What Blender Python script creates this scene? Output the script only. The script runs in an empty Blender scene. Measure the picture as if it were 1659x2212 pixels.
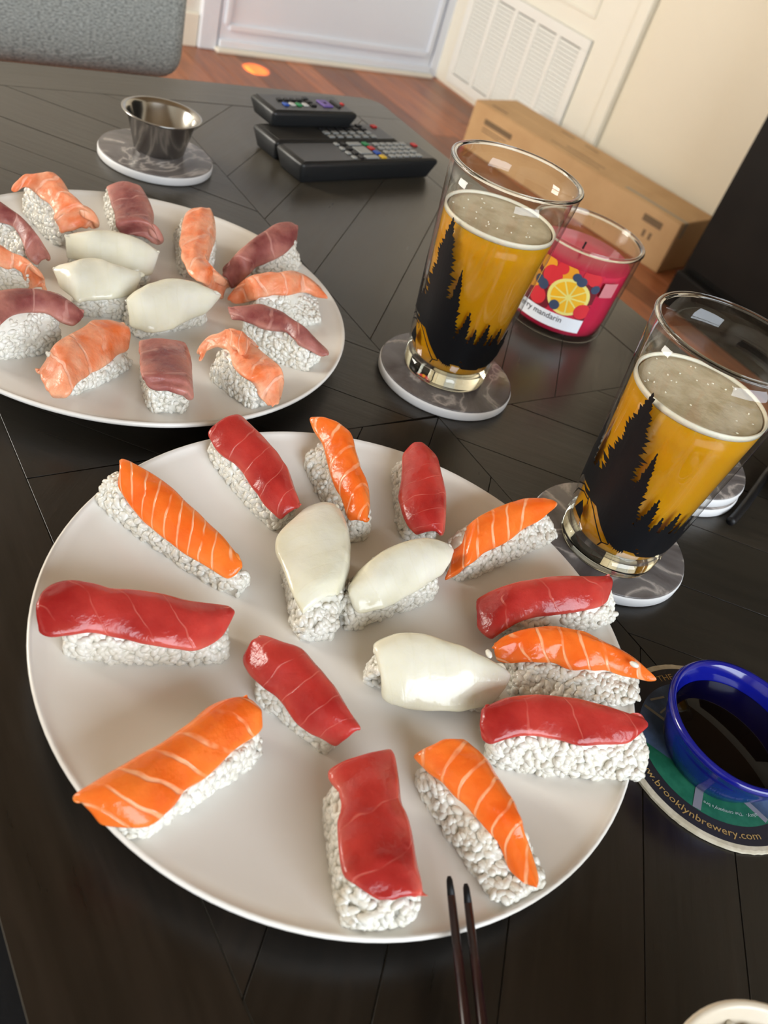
import bpy, bmesh, math, random
import numpy as np
from mathutils import Vector, Matrix

# ------------------------------------------------------------------ camera, world, light, exposure
SC = bpy.context.scene
COL = SC.collection
FPX, PITCH, ROLL, CAMH = 1794.09, 0.705056, 0.354674, 0.317519     # focal length in px of a 1659x2212 frame
CXP, CYP = 829.5, 1106.0
_c, _s = math.cos(PITCH), math.sin(PITCH)
_q = math.sqrt(0.5)
def _rot(v): return Vector((_q*v[0]+_q*v[1], -_q*v[0]+_q*v[1], v[2]))
_F, _U0, _R0 = Vector((0, _c, -_s)), Vector((0, _s, _c)), Vector((1, 0, 0))
CAM_R = _rot(math.cos(ROLL)*_R0 + math.sin(ROLL)*_U0)
CAM_U = _rot(-math.sin(ROLL)*_R0 + math.cos(ROLL)*_U0)
CAM_F = _rot(_F)
cam_data = bpy.data.cameras.new('camera')
cam = bpy.data.objects.new('camera', cam_data); COL.objects.link(cam)
cam.matrix_world = Matrix(((CAM_R.x, CAM_U.x, -CAM_F.x, 0), (CAM_R.y, CAM_U.y, -CAM_F.y, 0),
                           (CAM_R.z, CAM_U.z, -CAM_F.z, CAMH), (0, 0, 0, 1)))
cam_data.sensor_fit = 'VERTICAL'; cam_data.sensor_height = 36.0
cam_data.lens = FPX/2212*36.0
cam_data.clip_start = 0.01
cam_data.dof.use_dof = True; cam_data.dof.focus_distance = 0.44; cam_data.dof.aperture_fstop = 12.5
SC.camera = cam

world = bpy.data.worlds.new('world'); SC.world = world; world.use_nodes = True
world.node_tree.nodes['Background'].inputs[0].default_value = (0.62, 0.78, 1.0, 1)
world.node_tree.nodes['Background'].inputs[1].default_value = 1.2

def area_light(name, loc, target, sx, sy, power, col):
    d = bpy.data.lights.new(name, 'AREA'); d.shape = 'RECTANGLE'; d.size = sx; d.size_y = sy
    d.energy = power; d.color = col
    o = bpy.data.objects.new(name, d); COL.objects.link(o); o.location = loc
    o.rotation_euler = (Vector(target)-Vector(loc)).to_track_quat('-Z', 'Z').to_euler()
    return o
window_light = area_light('window_daylight', (0.10, -1.48, 0.82), (0.10, 0.0, 0.82), 1.5, 1.15, 44, (0.86, 0.93, 1.0))
side_light = area_light('added_wall_fill', (-1.28, 1.85, 0.52), (0.0, 1.85, 0.52), 0.9, 0.9, 50, (1.0, 0.94, 0.83))  # added light, no window known there; brightens the far walls
spot_d = bpy.data.lights.new('sunbeam_light', 'SPOT'); spot_d.energy = 420; spot_d.color = (1.0, 0.46, 0.08)
spot_d.spot_size = math.radians(5.6); spot_d.spot_blend = 0.6; spot_d.shadow_soft_size = 0.005
spot = bpy.data.objects.new('sunbeam_light', spot_d); COL.objects.link(spot); spot.location = (1.05, 1.9, 0.25)
spot.rotation_euler = (Vector((1.27, 2.43, -0.45))-spot.location).to_track_quat('-Z', 'Y').to_euler()

SC.view_settings.view_transform = 'Standard'; SC.view_settings.look = 'None'
SC.view_settings.exposure = 0.16; SC.view_settings.gamma = 1.0
SC.view_settings.use_curve_mapping = False
SC.cycles.max_bounces = 6; SC.cycles.diffuse_bounces = 3; SC.cycles.glossy_bounces = 3
SC.cycles.transparent_max_bounces = 16; SC.cycles.transmission_bounces = 6
SC.cycles.use_adaptive_sampling = True; SC.cycles.adaptive_threshold = 0.04; SC.cycles.adaptive_min_samples = 12
SC.cycles.debug_use_spatial_splits = True

FLOOR = -0.45
WALL_Y, WALL_X, NEAR_Y, LEFT_X, CEIL = 2.58, 2.05, -1.5, -1.3, 2.0

def px(x, y, z=None, ax=2):
    d = CAM_F*FPX + float(x-CXP)*CAM_R - float(y-CYP)*CAM_U
    o = Vector((0, 0, CAMH)); t = float(z-o[ax])/d[ax]
    return o + d*t

# ------------------------------------------------------------------ helpers
rng = np.random.default_rng(7)
def link(o, parent=None):
    COL.objects.link(o)
    if parent is not None: o.parent = parent
    return o
def tag(o, label, cat, group=None):
    o['label'] = label; o['category'] = cat
    if group: o['group'] = group
    return o
def empty(name, loc=(0, 0, 0), rz=0.0):
    o = bpy.data.objects.new(name, None); o.empty_display_size = 0.02
    COL.objects.link(o); o.location = loc; o.rotation_euler = (0, 0, rz)
    return o
def mesh_obj(name, verts, faces, mat, parent=None, smooth=True, uv=None):
    me = bpy.data.meshes.new(name)
    me.from_pydata([tuple(map(float, v)) for v in verts], [], [tuple(map(int, f)) for f in faces])
    if smooth: me.polygons.foreach_set('use_smooth', [True]*len(me.polygons))
    if uv is not None:
        l = me.uv_layers.new(name='UVMap')
        idx = np.empty(len(me.loops), dtype=np.int32); me.loops.foreach_get('vertex_index', idx)
        l.data.foreach_set('uv', np.asarray(uv, dtype=np.float32)[idx].ravel())
    me.update()
    if mat: me.materials.append(mat)
    return link(bpy.data.objects.new(name, me), parent)
def bm_obj(name, bm, mat, parent=None, smooth=False):
    me = bpy.data.meshes.new(name); bm.normal_update(); bm.to_mesh(me); bm.free()
    if smooth: me.polygons.foreach_set('use_smooth', [True]*len(me.polygons))
    if mat: me.materials.append(mat)
    return link(bpy.data.objects.new(name, me), parent)
def box_mesh(bm, x0, x1, y0, y1, z0, z1, bev=0.0, seg=2):
    r = bmesh.ops.create_cube(bm, size=1.0)
    vs = r['verts']
    for v in vs:
        v.co = Vector((x0+(v.co.x+.5)*(x1-x0), y0+(v.co.y+.5)*(y1-y0), z0+(v.co.z+.5)*(z1-z0)))
    if bev > 0:
        es = list({e for v in vs for e in v.link_edges})
        bmesh.ops.bevel(bm, geom=es, offset=bev, segments=seg, affect='EDGES', profile=0.5)
def box(name, x0, x1, y0, y1, z0, z1, mat, parent=None, bev=0.0, seg=2, smooth=False):
    bm = bmesh.new(); box_mesh(bm, x0, x1, y0, y1, z0, z1, bev, seg)
    return bm_obj(name, bm, mat, parent, smooth)
def lathe(name, prof, mat, parent=None, n=64, closed=True, smooth=True, loc=None):
    V, Fc = [], []
    m = len(prof)
    for i in range(n):
        a = 2*math.pi*i/n
        for r, z in prof: V.append((r*math.cos(a), r*math.sin(a), z))
    for i in range(n):
        j = (i+1) % n
        for k in range(m if closed else m-1):
            l = (k+1) % m
            Fc.append((i*m+k, j*m+k, j*m+l, i*m+l))
    o = mesh_obj(name, V, Fc, None, parent, smooth)
    bm = bmesh.new(); bm.from_mesh(o.data)
    bmesh.ops.remove_doubles(bm, verts=bm.verts, dist=1e-6)
    bmesh.ops.recalc_face_normals(bm, faces=bm.faces)
    bm.to_mesh(o.data); bm.free()
    if mat: o.data.materials.append(mat)
    if loc is not None: o.location = loc
    return o
def tube(name, pts, rad, mat, parent=None, n=10, cap=True):
    pts = [Vector(p) for p in pts]; V, Fc = [], []
    rads = rad if isinstance(rad, (list, tuple)) else [rad]*len(pts)
    up = Vector((0, 0, 1))
    for i, p in enumerate(pts):
        t = (pts[min(i+1, len(pts)-1)]-pts[max(i-1, 0)]).normalized()
        a = t.cross(up if abs(t.z) < .9 else Vector((1, 0, 0))).normalized(); b = t.cross(a)
        for k in range(n):
            w = 2*math.pi*k/n; V.append(p+(a*math.cos(w)+b*math.sin(w))*rads[i])
    for i in range(len(pts)-1):
        for k in range(n):
            l = (k+1) % n; Fc.append((i*n+k, i*n+l, (i+1)*n+l, (i+1)*n+k))
    if cap:
        Fc.append(tuple(range(n))[::-1]); Fc.append(tuple((len(pts)-1)*n+k for k in range(n)))
    return mesh_obj(name, V, Fc, mat, parent)
def smooth_path(pts, n):
    P = np.asarray(pts, float); out = []
    for i in range(len(P)-1):
        p0, p1, p2, p3 = P[max(i-1, 0)], P[i], P[i+1], P[min(i+2, len(P)-1)]
        for k in range(n):
            t = k/n
            out.append(.5*((2*p1)+(-p0+p2)*t+(2*p0-5*p1+4*p2-p3)*t*t+(-p0+3*p1-3*p2+p3)*t**3))
    out.append(P[-1]); return [tuple(p) for p in out]
def text_mesh(body, size, spacing=1.0):
    cu = bpy.data.curves.new('txt', 'FONT'); cu.body = body; cu.size = size; cu.space_character = spacing
    cu.resolution_u = 3
    ob = bpy.data.objects.new('txt', cu); COL.objects.link(ob)
    dg = bpy.context.evaluated_depsgraph_get(); dg.update()
    me = bpy.data.meshes.new_from_object(ob.evaluated_get(dg))
    bpy.data.objects.remove(ob); bpy.data.curves.remove(cu)
    V = [v.co.copy() for v in me.vertices]; Fc = [tuple(p.vertices) for p in me.polygons]
    bpy.data.meshes.remove(me)
    return V, Fc

# ------------------------------------------------------------------ materials
def N(nt, t, **kw):
    n = nt.nodes.new(t)
    for k, v in kw.items(): setattr(n, k, v)
    return n
def ramp(nt, stops, inp):
    r = N(nt, 'ShaderNodeValToRGB'); e = r.color_ramp.elements
    while len(e) < len(stops): e.new(0.5)
    for i, (p, c) in enumerate(stops): e[i].position = p; e[i].color = (*c, 1) if len(c) == 3 else c
    nt.links.new(inp, r.inputs[0]); return r
def mat(name, col, rough=0.5, metal=0.0, spec=0.5, sss=0.0, ssr=(0.003, 0.0015, 0.001), trans=0.0, ior=1.45, coat=0.0,
        noise=None, bump=None):
    """noise=(scale, second colour, low, high)  bump=(scale, strength, distance)"""
    m = bpy.data.materials.new(name); m.use_nodes = True; nt = m.node_tree
    b = nt.nodes['Principled BSDF']
    b.inputs['Base Color'].default_value = (*col, 1); b.inputs['Roughness'].default_value = rough
    b.inputs['Metallic'].default_value = metal; b.inputs['Specular IOR Level'].default_value = spec
    b.inputs['IOR'].default_value = ior; b.inputs['Transmission Weight'].default_value = trans
    b.inputs['Coat Weight'].default_value = coat
    if sss:
        b.inputs['Subsurface Weight'].default_value = sss
        b.inputs['Subsurface Radius'].default_value = ssr; b.inputs['Subsurface Scale'].default_value = 1.0
    tc = N(nt, 'ShaderNodeTexCoord')
    if noise:
        t = N(nt, 'ShaderNodeTexNoise'); t.inputs['Scale'].default_value = noise[0]; t.inputs['Detail'].default_value = 4
        nt.links.new(tc.outputs['Object'], t.inputs['Vector'])
        r = ramp(nt, [(noise[2], col), (noise[3], noise[1])], t.outputs['Fac'])
        nt.links.new(r.outputs[0], b.inputs['Base Color'])
    if bump:
        t2 = N(nt, 'ShaderNodeTexNoise'); t2.inputs['Scale'].default_value = bump[0]; t2.inputs['Detail'].default_value = 3
        nt.links.new(tc.outputs['Object'], t2.inputs['Vector'])
        bp = N(nt, 'ShaderNodeBump'); bp.inputs['Strength'].default_value = bump[1]; bp.inputs['Distance'].default_value = bump[2]
        nt.links.new(t2.outputs['Fac'], bp.inputs['Height']); nt.links.new(bp.outputs[0], b.inputs['Normal'])
    return m

def wood_mat(name, c1, c2, rough=0.35, stretch=14.0, scale=9.0, bumpd=0.0004):
    m = bpy.data.materials.new(name); m.use_nodes = True; nt = m.node_tree; b = nt.nodes['Principled BSDF']
    tc = N(nt, 'ShaderNodeTexCoord'); mp = N(nt, 'ShaderNodeMapping'); mp.inputs['Scale'].default_value = (1.6, stretch, stretch)
    oi = N(nt, 'ShaderNodeObjectInfo'); ad = N(nt, 'ShaderNodeVectorMath', operation='ADD')
    cb = N(nt, 'ShaderNodeMath', operation='MULTIPLY'); cb.inputs[1].default_value = 37.0
    nt.links.new(oi.outputs['Random'], cb.inputs[0])
    nt.links.new(tc.outputs['Object'], mp.inputs[0]); nt.links.new(mp.outputs[0], ad.inputs[0]); nt.links.new(cb.outputs[0], ad.inputs[1])
    t = N(nt, 'ShaderNodeTexNoise'); t.inputs['Scale'].default_value = scale; t.inputs['Detail'].default_value = 8; t.inputs['Roughness'].default_value = 0.62
    nt.links.new(ad.outputs[0], t.inputs['Vector'])
    r = ramp(nt, [(0.30, c1), (0.72, c2)], t.outputs['Fac'])
    hs = N(nt, 'ShaderNodeHueSaturation')
    vm = N(nt, 'ShaderNodeMapRange'); vm.inputs['To Min'].default_value = 0.65; vm.inputs['To Max'].default_value = 1.5
    nt.links.new(oi.outputs['Random'], vm.inputs[0]); nt.links.new(vm.outputs[0], hs.inputs['Value'])
    nt.links.new(r.outputs[0], hs.inputs['Color']); nt.links.new(hs.outputs[0], b.inputs['Base Color'])
    rr = N(nt, 'ShaderNodeMapRange'); rr.inputs['To Min'].default_value = rough-0.07; rr.inputs['To Max'].default_value = rough+0.10
    nt.links.new(t.outputs['Fac'], rr.inputs[0]); nt.links.new(rr.outputs[0], b.inputs['Roughness'])
    bp = N(nt, 'ShaderNodeBump'); bp.inputs['Strength'].default_value = 0.5; bp.inputs['Distance'].default_value = bumpd
    nt.links.new(t.outputs['Fac'], bp.inputs['Height']); nt.links.new(bp.outputs[0], b.inputs['Normal'])
    return m

def fish_mat(name, c_low, c_high, c_line, line_w, line_amt, rough=0.28, sss=0.25, ssr=(0.004, 0.0012, 0.0008), nscale=60, bumpd=0.0006, c_edge=None):
    """flesh with thin fat lines that follow the UV's first axis"""
    m = bpy.data.materials.new(name); m.use_nodes = True; nt = m.node_tree; b = nt.nodes['Principled BSDF']
    b.inputs['Roughness'].default_value = rough; b.inputs['Subsurface Weight'].default_value = sss
    b.inputs['Subsurface Radius'].default_value = ssr; b.inputs['Subsurface Scale'].default_value = 1.0
    b.inputs['IOR'].default_value = 1.42
    tc = N(nt, 'ShaderNodeTexCoord')
    n1 = N(nt, 'ShaderNodeTexNoise'); n1.inputs['Scale'].default_value = nscale; n1.inputs['Detail'].default_value = 5
    nt.links.new(tc.outputs['Object'], n1.inputs['Vector'])
    base = ramp(nt, [(0.33, c_low), (0.68, c_high)], n1.outputs['Fac'])
    sx = N(nt, 'ShaderNodeSeparateXYZ'); nt.links.new(tc.outputs['UV'], sx.inputs[0])
    n2 = N(nt, 'ShaderNodeTexNoise'); n2.inputs['Scale'].default_value = 45; n2.inputs['Detail'].default_value = 2
    nt.links.new(tc.outputs['Object'], n2.inputs['Vector'])
    w = N(nt, 'ShaderNodeMath', operation='MULTIPLY_ADD'); w.inputs[1].default_value = 0.9
    nt.links.new(n2.outputs['Fac'], w.inputs[0]); nt.links.new(sx.outputs[0], w.inputs[2])
    fr = N(nt, 'ShaderNodeMath', operation='FRACT'); nt.links.new(w.outputs[0], fr.inputs[0])
    sb = N(nt, 'ShaderNodeMath', operation='SUBTRACT'); sb.inputs[1].default_value = 0.5; nt.links.new(fr.outputs[0], sb.inputs[0])
    ab = N(nt, 'ShaderNodeMath', operation='ABSOLUTE'); nt.links.new(sb.outputs[0], ab.inputs[0])
    mr = N(nt, 'ShaderNodeMapRange'); mr.interpolation_type = 'SMOOTHSTEP'
    mr.inputs['From Min'].default_value = line_w*0.35; mr.inputs['From Max'].default_value = line_w
    mr.inputs['To Min'].default_value = line_amt; mr.inputs['To Max'].default_value = 0.0
    nt.links.new(ab.outputs[0], mr.inputs[0])
    n3 = N(nt, 'ShaderNodeTexNoise'); n3.inputs['Scale'].default_value = 90
    nt.links.new(tc.outputs['Object'], n3.inputs['Vector'])
    m3 = N(nt, 'ShaderNodeMapRange'); m3.inputs['From Min'].default_value = 0.35; m3.inputs['From Max'].default_value = 0.55
    nt.links.new(n3.outputs['Fac'], m3.inputs[0])
    mm = N(nt, 'ShaderNodeMath', operation='MULTIPLY'); nt.links.new(mr.outputs[0], mm.inputs[0]); nt.links.new(m3.outputs[0], mm.inputs[1])
    mx = N(nt, 'ShaderNodeMix', data_type='RGBA'); nt.links.new(mm.outputs[0], mx.inputs[0])
    nt.links.new(base.outputs[0], mx.inputs[6]); mx.inputs[7].default_value = (*c_line, 1)
    ce = c_edge or c_high
    e1 = N(nt, 'ShaderNodeMapRange'); e1.interpolation_type = 'SMOOTHSTEP'; e1.inputs['From Min'].default_value = 0.20; e1.inputs['From Max'].default_value = 0.0
    e2 = N(nt, 'ShaderNodeMapRange'); e2.interpolation_type = 'SMOOTHSTEP'; e2.inputs['From Min'].default_value = 0.45; e2.inputs['From Max'].default_value = 0.80
    n5 = N(nt, 'ShaderNodeTexNoise'); n5.inputs['Scale'].default_value = 35; n5.inputs['Detail'].default_value = 3
    nt.links.new(tc.outputs['Object'], n5.inputs['Vector'])
    m5 = N(nt, 'ShaderNodeMapRange'); m5.inputs['From Min'].default_value = 0.3; m5.inputs['From Max'].default_value = 0.65; m5.inputs['To Max'].default_value = 0.8
    nt.links.new(n5.outputs['Fac'], m5.inputs[0])
    nt.links.new(sx.outputs[1], e1.inputs[0]); nt.links.new(sx.outputs[1], e2.inputs[0])
    em = N(nt, 'ShaderNodeMath', operation='MAXIMUM'); nt.links.new(e1.outputs[0], em.inputs[0]); nt.links.new(e2.outputs[0], em.inputs[1])
    en = N(nt, 'ShaderNodeMath', operation='MULTIPLY'); nt.links.new(em.outputs[0], en.inputs[0]); nt.links.new(m5.outputs[0], en.inputs[1])
    me_ = N(nt, 'ShaderNodeMix', data_type='RGBA'); nt.links.new(en.outputs[0], me_.inputs[0]); nt.links.new(mx.outputs[2], me_.inputs[6]); me_.inputs[7].default_value = (*ce, 1)
    nt.links.new(me_.outputs[2], b.inputs['Base Color'])
    rv = N(nt, 'ShaderNodeMapRange'); rv.inputs['From Min'].default_value = 0.35; rv.inputs['From Max'].default_value = 0.65
    rv.inputs['To Min'].default_value = rough*0.7; rv.inputs['To Max'].default_value = rough*1.7
    nt.links.new(n3.outputs['Fac'], rv.inputs[0]); nt.links.new(rv.outputs[0], b.inputs['Roughness'])
    bp = N(nt, 'ShaderNodeBump'); bp.inputs['Strength'].default_value = 0.7; bp.inputs['Distance'].default_value = bumpd
    ah = N(nt, 'ShaderNodeMath', operation='MULTIPLY_ADD'); ah.inputs[1].default_value = -0.5
    n4 = N(nt, 'ShaderNodeTexNoise'); n4.inputs['Scale'].default_value = 170; n4.inputs['Detail'].default_value = 5
    nt.links.new(tc.outputs['Object'], n4.inputs['Vector'])
    nt.links.new(mm.outputs[0], ah.inputs[0]); nt.links.new(n4.outputs['Fac'], ah.inputs[2])
    au = N(nt, 'ShaderNodeMath', operation='MULTIPLY_ADD'); au.inputs[1].default_value = 1.6
    nt.links.new(n5.outputs['Fac'], au.inputs[0]); nt.links.new(ah.outputs[0], au.inputs[2])
    nt.links.new(au.outputs[0], bp.inputs['Height']); nt.links.new(bp.outputs[0], b.inputs['Normal'])
    return m

def thin_glass(name, tint=(1, 1, 1), rough=0.02):
    m = bpy.data.materials.new(name); m.use_nodes = True; nt = m.node_tree; nt.nodes.remove(nt.nodes['Principled BSDF'])
    out = nt.nodes['Material Output']
    tr = N(nt, 'ShaderNodeBsdfTransparent'); tr.inputs[0].default_value = (*tint, 1)
    gl = N(nt, 'ShaderNodeBsdfGlossy'); gl.inputs['Roughness'].default_value = rough
    fr = N(nt, 'ShaderNodeFresnel'); ge = N(nt, 'ShaderNodeNewGeometry')
    io = N(nt, 'ShaderNodeMapRange'); io.inputs['To Min'].default_value = 1.5; io.inputs['To Max'].default_value = 1/1.5   # thin wall: same reflection from both sides
    nt.links.new(ge.outputs['Backfacing'], io.inputs[0]); nt.links.new(io.outputs[0], fr.inputs['IOR'])
    mx = N(nt, 'ShaderNodeMixShader'); nt.links.new(fr.outputs[0], mx.inputs[0])
    nt.links.new(tr.outputs[0], mx.inputs[1]); nt.links.new(gl.outputs[0], mx.inputs[2]); nt.links.new(mx.outputs[0], out.inputs[0])
    return m
def solid_glass(name, col=(1, 1, 1), ior=1.5, rough=0.0):
    return mat(name, col, rough=rough, trans=1.0, ior=ior)

M = {}
M['wall'] = mat('wall_paint', (0.86, 0.79, 0.64), 0.5, bump=(140, 0.08, 0.0006))
M['wall_far'] = mat('far_wall_paint', (0.80, 0.76, 0.68), 0.55, bump=(140, 0.08, 0.0006))
M['ceiling'] = mat('ceiling_paint', (0.24, 0.165, 0.09), 0.8)
M['door'] = mat('door_paint', (0.85, 0.90, 0.98), 0.4)
M['trim'] = mat('trim_paint', (0.90, 0.86, 0.74), 0.38)
M['vent'] = mat('vent_paint', (0.90, 0.89, 0.83), 0.4)
M['vent_dark'] = mat('vent_cavity', (0.10, 0.10, 0.09), 0.9)
M['floor'] = wood_mat('floor_wood', (0.21, 0.062, 0.024), (0.44, 0.155, 0.062), 0.33, 14, 3)
M['table'] = wood_mat('table_wood', (0.0022, 0.0014, 0.0009), (0.010, 0.0064, 0.0042), 0.29); M['table'].node_tree.nodes['Principled BSDF'].inputs['Specular IOR Level'].default_value = 0.58
_tb = M['table'].node_tree.nodes['Principled BSDF']; _tb.inputs['Sheen Weight'].default_value = 0.16; _tb.inputs['Sheen Roughness'].default_value = 0.4; _tb.inputs['Sheen Tint'].default_value = (1.0, 0.86, 0.62, 1)
M['table_leg'] = wood_mat('table_leg_wood', (0.010, 0.0065, 0.0045), (0.03, 0.02, 0.014), 0.45)
M['gap'] = mat('table_underlay', (0.004, 0.003, 0.002), 0.9)
M['plate'] = mat('plate_glaze', (0.83, 0.80, 0.75), 0.22, spec=0.45, noise=(16, (0.78, 0.74, 0.67), 0.45, 0.75))
M['rice'] = mat('cooked_rice', (0.73, 0.695, 0.60), 0.20, noise=(240, (0.79, 0.775, 0.71), 0.35, 0.65))
M['tuna'] = fish_mat('tuna_flesh', (0.30, 0.012, 0.012), (0.56, 0.055, 0.042), (0.70, 0.22, 0.17), 0.03, 0.38, rough=0.15, sss=0.4, nscale=32, bumpd=0.0009, c_edge=(0.66, 0.15, 0.11))
M['tuna_dry'] = fish_mat('tuna_flesh_dry', (0.20, 0.045, 0.045), (0.50, 0.20, 0.16), (0.55, 0.28, 0.24), 0.06, 0.6, rough=0.36, sss=0.15, nscale=48, bumpd=0.0013, c_edge=(0.55, 0.26, 0.20))
M['salmon'] = fish_mat('salmon_flesh', (0.80, 0.125, 0.012), (0.88, 0.205, 0.028), (0.93, 0.52, 0.30), 0.10, 0.75, rough=0.14, sss=0.3, nscale=45, bumpd=0.0009, c_edge=(0.88, 0.27, 0.06))
M['salmon_dry'] = fish_mat('salmon_flesh_pale', (0.78, 0.17, 0.045), (0.86, 0.40, 0.24), (0.90, 0.52, 0.38), 0.09, 0.7, rough=0.30, sss=0.25, nscale=75, bumpd=0.0016, c_edge=(0.86, 0.46, 0.28))
M['squid'] = fish_mat('squid_flesh', (0.72, 0.69, 0.54), (0.80, 0.79, 0.71), (0.70, 0.66, 0.48), 0.10, 0.16, rough=0.10, sss=0.45, ssr=(0.004, 0.004, 0.003), nscale=26, bumpd=0.0005, c_edge=(0.66, 0.61, 0.42))
M['glass'] = thin_glass('clear_glass', (0.985, 0.985, 0.975))
M['glass_solid'] = solid_glass('heavy_glass', (1, 0.99, 0.96))
M['glass_foot'] = solid_glass('glass_foot', (1.0, 0.93, 0.70))  # amber puts the beer's glow into the foot's colour
M['print'] = mat('black_print', (0.004, 0.004, 0.005), 0.5, spec=0.3)
M['foam'] = mat('beer_foam', (0.62, 0.53, 0.37), 0.5, sss=0.2, noise=(55, (0.45, 0.36, 0.22), 0.42, 0.62), bump=(260, 0.5, 0.0008))
M['foam_rim'] = mat('beer_foam_rim', (0.84, 0.79, 0.66), 0.45, sss=0.2, bump=(500, 0.5, 0.0006))
M['marble'] = mat('coaster_marble', (0.13, 0.115, 0.11), 0.22)
M['coaster_side'] = mat('coaster_ceramic', (0.74, 0.74, 0.74), 0.45)
M['steel'] = mat('stainless_steel', (0.42, 0.41, 0.39), 0.18, metal=1.0)
M['blue'] = mat('blue_glaze', (0.004, 0.007, 0.20), 0.13, coat=0.3)
M['soy'] = mat('soy_sauce', (0.003, 0.0015, 0.001), 0.04, ior=1.25)
M['chop'] = mat('lacquered_wood', (0.040, 0.010, 0.009), 0.30, noise=(60, (0.012, 0.004, 0.004), 0.4, 0.7))
M['remote'] = mat('remote_plastic', (0.016, 0.017, 0.018), 0.38)
M['remote_face'] = mat('remote_face_plastic', (0.035, 0.032, 0.028), 0.30)
M['cardboard'] = mat('cardboard', (0.62, 0.39, 0.19), 0.75, noise=(12, (0.56, 0.34, 0.16), 0.4, 0.7))
M['box_ink'] = mat('box_ink', (0.20, 0.13, 0.07), 0.8)
M['tape'] = mat('packing_tape', (0.33, 0.24, 0.14), 0.3)
M['black_wood'] = mat('black_furniture', (0.005, 0.004, 0.003), 0.6, spec=0.3, noise=(8, (0.010, 0.008, 0.006), 0.4, 0.7))
M['fabric'] = None
M['cable'] = mat('black_cable', (0.006, 0.006, 0.007), 0.5)
M['purple'] = mat('dark_purple_cloth', (0.020, 0.012, 0.024), 0.8, bump=(400, 0.4, 0.0006))
M['cream_bowl'] = mat('cream_glaze', (0.62, 0.54, 0.42), 0.25)
M['wax'] = mat('pink_wax', (0.62, 0.018, 0.075), 0.35, sss=0.3, ssr=(0.01, 0.003, 0.003))
M['white'] = mat('white_print', (0.80, 0.82, 0.86), 0.5)
def flat(name, c, r=0.5): M[name] = mat(name, c, r); return M[name]
# marble veins
def marble_nodes(m, c1, c2, cv):
    nt = m.node_tree; b = nt.nodes['Principled BSDF']; tc = N(nt, 'ShaderNodeTexCoord'); oi = N(nt, 'ShaderNodeObjectInfo')
    ad = N(nt, 'ShaderNodeVectorMath', operation='ADD'); nt.links.new(tc.outputs['Object'], ad.inputs[0]); nt.links.new(oi.outputs['Random'], ad.inputs[1])
    t = N(nt, 'ShaderNodeTexNoise'); t.inputs['Scale'].default_value = 16; t.inputs['Detail'].default_value = 6; t.inputs['Distortion'].default_value = 1.6
    nt.links.new(ad.outputs[0], t.inputs['Vector'])
    r = ramp(nt, [(0.30, c1), (0.47, c2), (0.505, cv), (0.54, c2), (0.75, c1)], t.outputs['Fac'])
    nt.links.new(r.outputs[0], b.inputs['Base Color'])
marble_nodes(M['marble'], (0.075, 0.062, 0.06), (0.16, 0.145, 0.14), (0.40, 0.36, 0.33))
# grey woven fabric
def fabric():
    m = mat('grey_upholstery', (0.15, 0.155, 0.15), 0.85); nt = m.node_tree; b = nt.nodes['Principled BSDF']
    tc = N(nt, 'ShaderNodeTexCoord'); mp = N(nt, 'ShaderNodeMapping'); mp.inputs['Scale'].default_value = (150, 230, 330)
    t = N(nt, 'ShaderNodeTexNoise'); t.inputs['Scale'].default_value = 1.6; t.inputs['Detail'].default_value = 3
    nt.links.new(tc.outputs['Object'], mp.inputs[0]); nt.links.new(mp.outputs[0], t.inputs['Vector'])
    r = ramp(nt, [(0.3, (0.19, 0.197, 0.18)), (0.7, (0.56, 0.575, 0.53))], t.outputs['Fac'])
    nt.links.new(r.outputs[0], b.inputs['Base Color'])
    bp = N(nt, 'ShaderNodeBump'); bp.inputs['Distance'].default_value = 0.002; bp.inputs['Strength'].default_value = 0.5
    nt.links.new(t.outputs['Fac'], bp.inputs['Height']); nt.links.new(bp.outputs[0], b.inputs['Normal'])
    return m
M['fabric'] = fabric()
# hazy beer: part lets light through, part scatters it
def beer():
    m = bpy.data.materials.new('hazy_beer'); m.use_nodes = True; nt = m.node_tree; b = nt.nodes['Principled BSDF']
    b.inputs['Base Color'].default_value = (0.64, 0.30, 0.007, 1); b.inputs['Roughness'].default_value = 0.12
    b.inputs['Transmission Weight'].default_value = 0.12; b.inputs['IOR'].default_value = 1.2
    b.inputs['Subsurface Weight'].default_value = 0.5; b.inputs['Subsurface Radius'].default_value = (0.012, 0.006, 0.001)
    b.inputs['Subsurface Scale'].default_value = 1.0
    return m
M['beer'] = beer()

# ------------------------------------------------------------------ setting
def struct(o): o['kind'] = 'structure'; return o
# floor of boards
fl = struct(box('floor', LEFT_X-0.05, WALL_X+0.1, NEAR_Y-0.05, WALL_Y+0.1, FLOOR-0.06, FLOOR-0.004, M['gap']))
bw = 0.085
def board(x0, x1, y0, y1, name, mt, parent, z0, z1, bev=0.0008):
    bm = bmesh.new(); L, W = (y1-y0), (x1-x0)
    box_mesh(bm, -L/2, L/2, -W/2, W/2, 0, z1-z0, bev, 1)
    o = bm_obj(name, bm, mt, parent); o.location = ((x0+x1)/2, (y0+y1)/2, z0); o.rotation_euler = (0, 0, math.pi/2)
    return o
x = LEFT_X; k = 0; rf = random.Random(3)
while x < WALL_X-0.001:
    x1 = min(x+bw, WALL_X)
    cuts = [NEAR_Y, NEAR_Y+rf.uniform(.6, 1.9), WALL_Y-rf.uniform(.4, 1.4), WALL_Y]
    for a_, b_ in zip(cuts[:-1], cuts[1:]):
        board(x+0.0006, x1-0.0006, a_+0.0006, b_-0.0006, 'floorboard', M['floor'], fl, FLOOR-0.004, FLOOR)
    x = x1
struct(box('wall_far', LEFT_X, WALL_X+0.1, WALL_Y, WALL_Y+0.1, FLOOR, CEIL, M['wall_far']))
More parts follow.
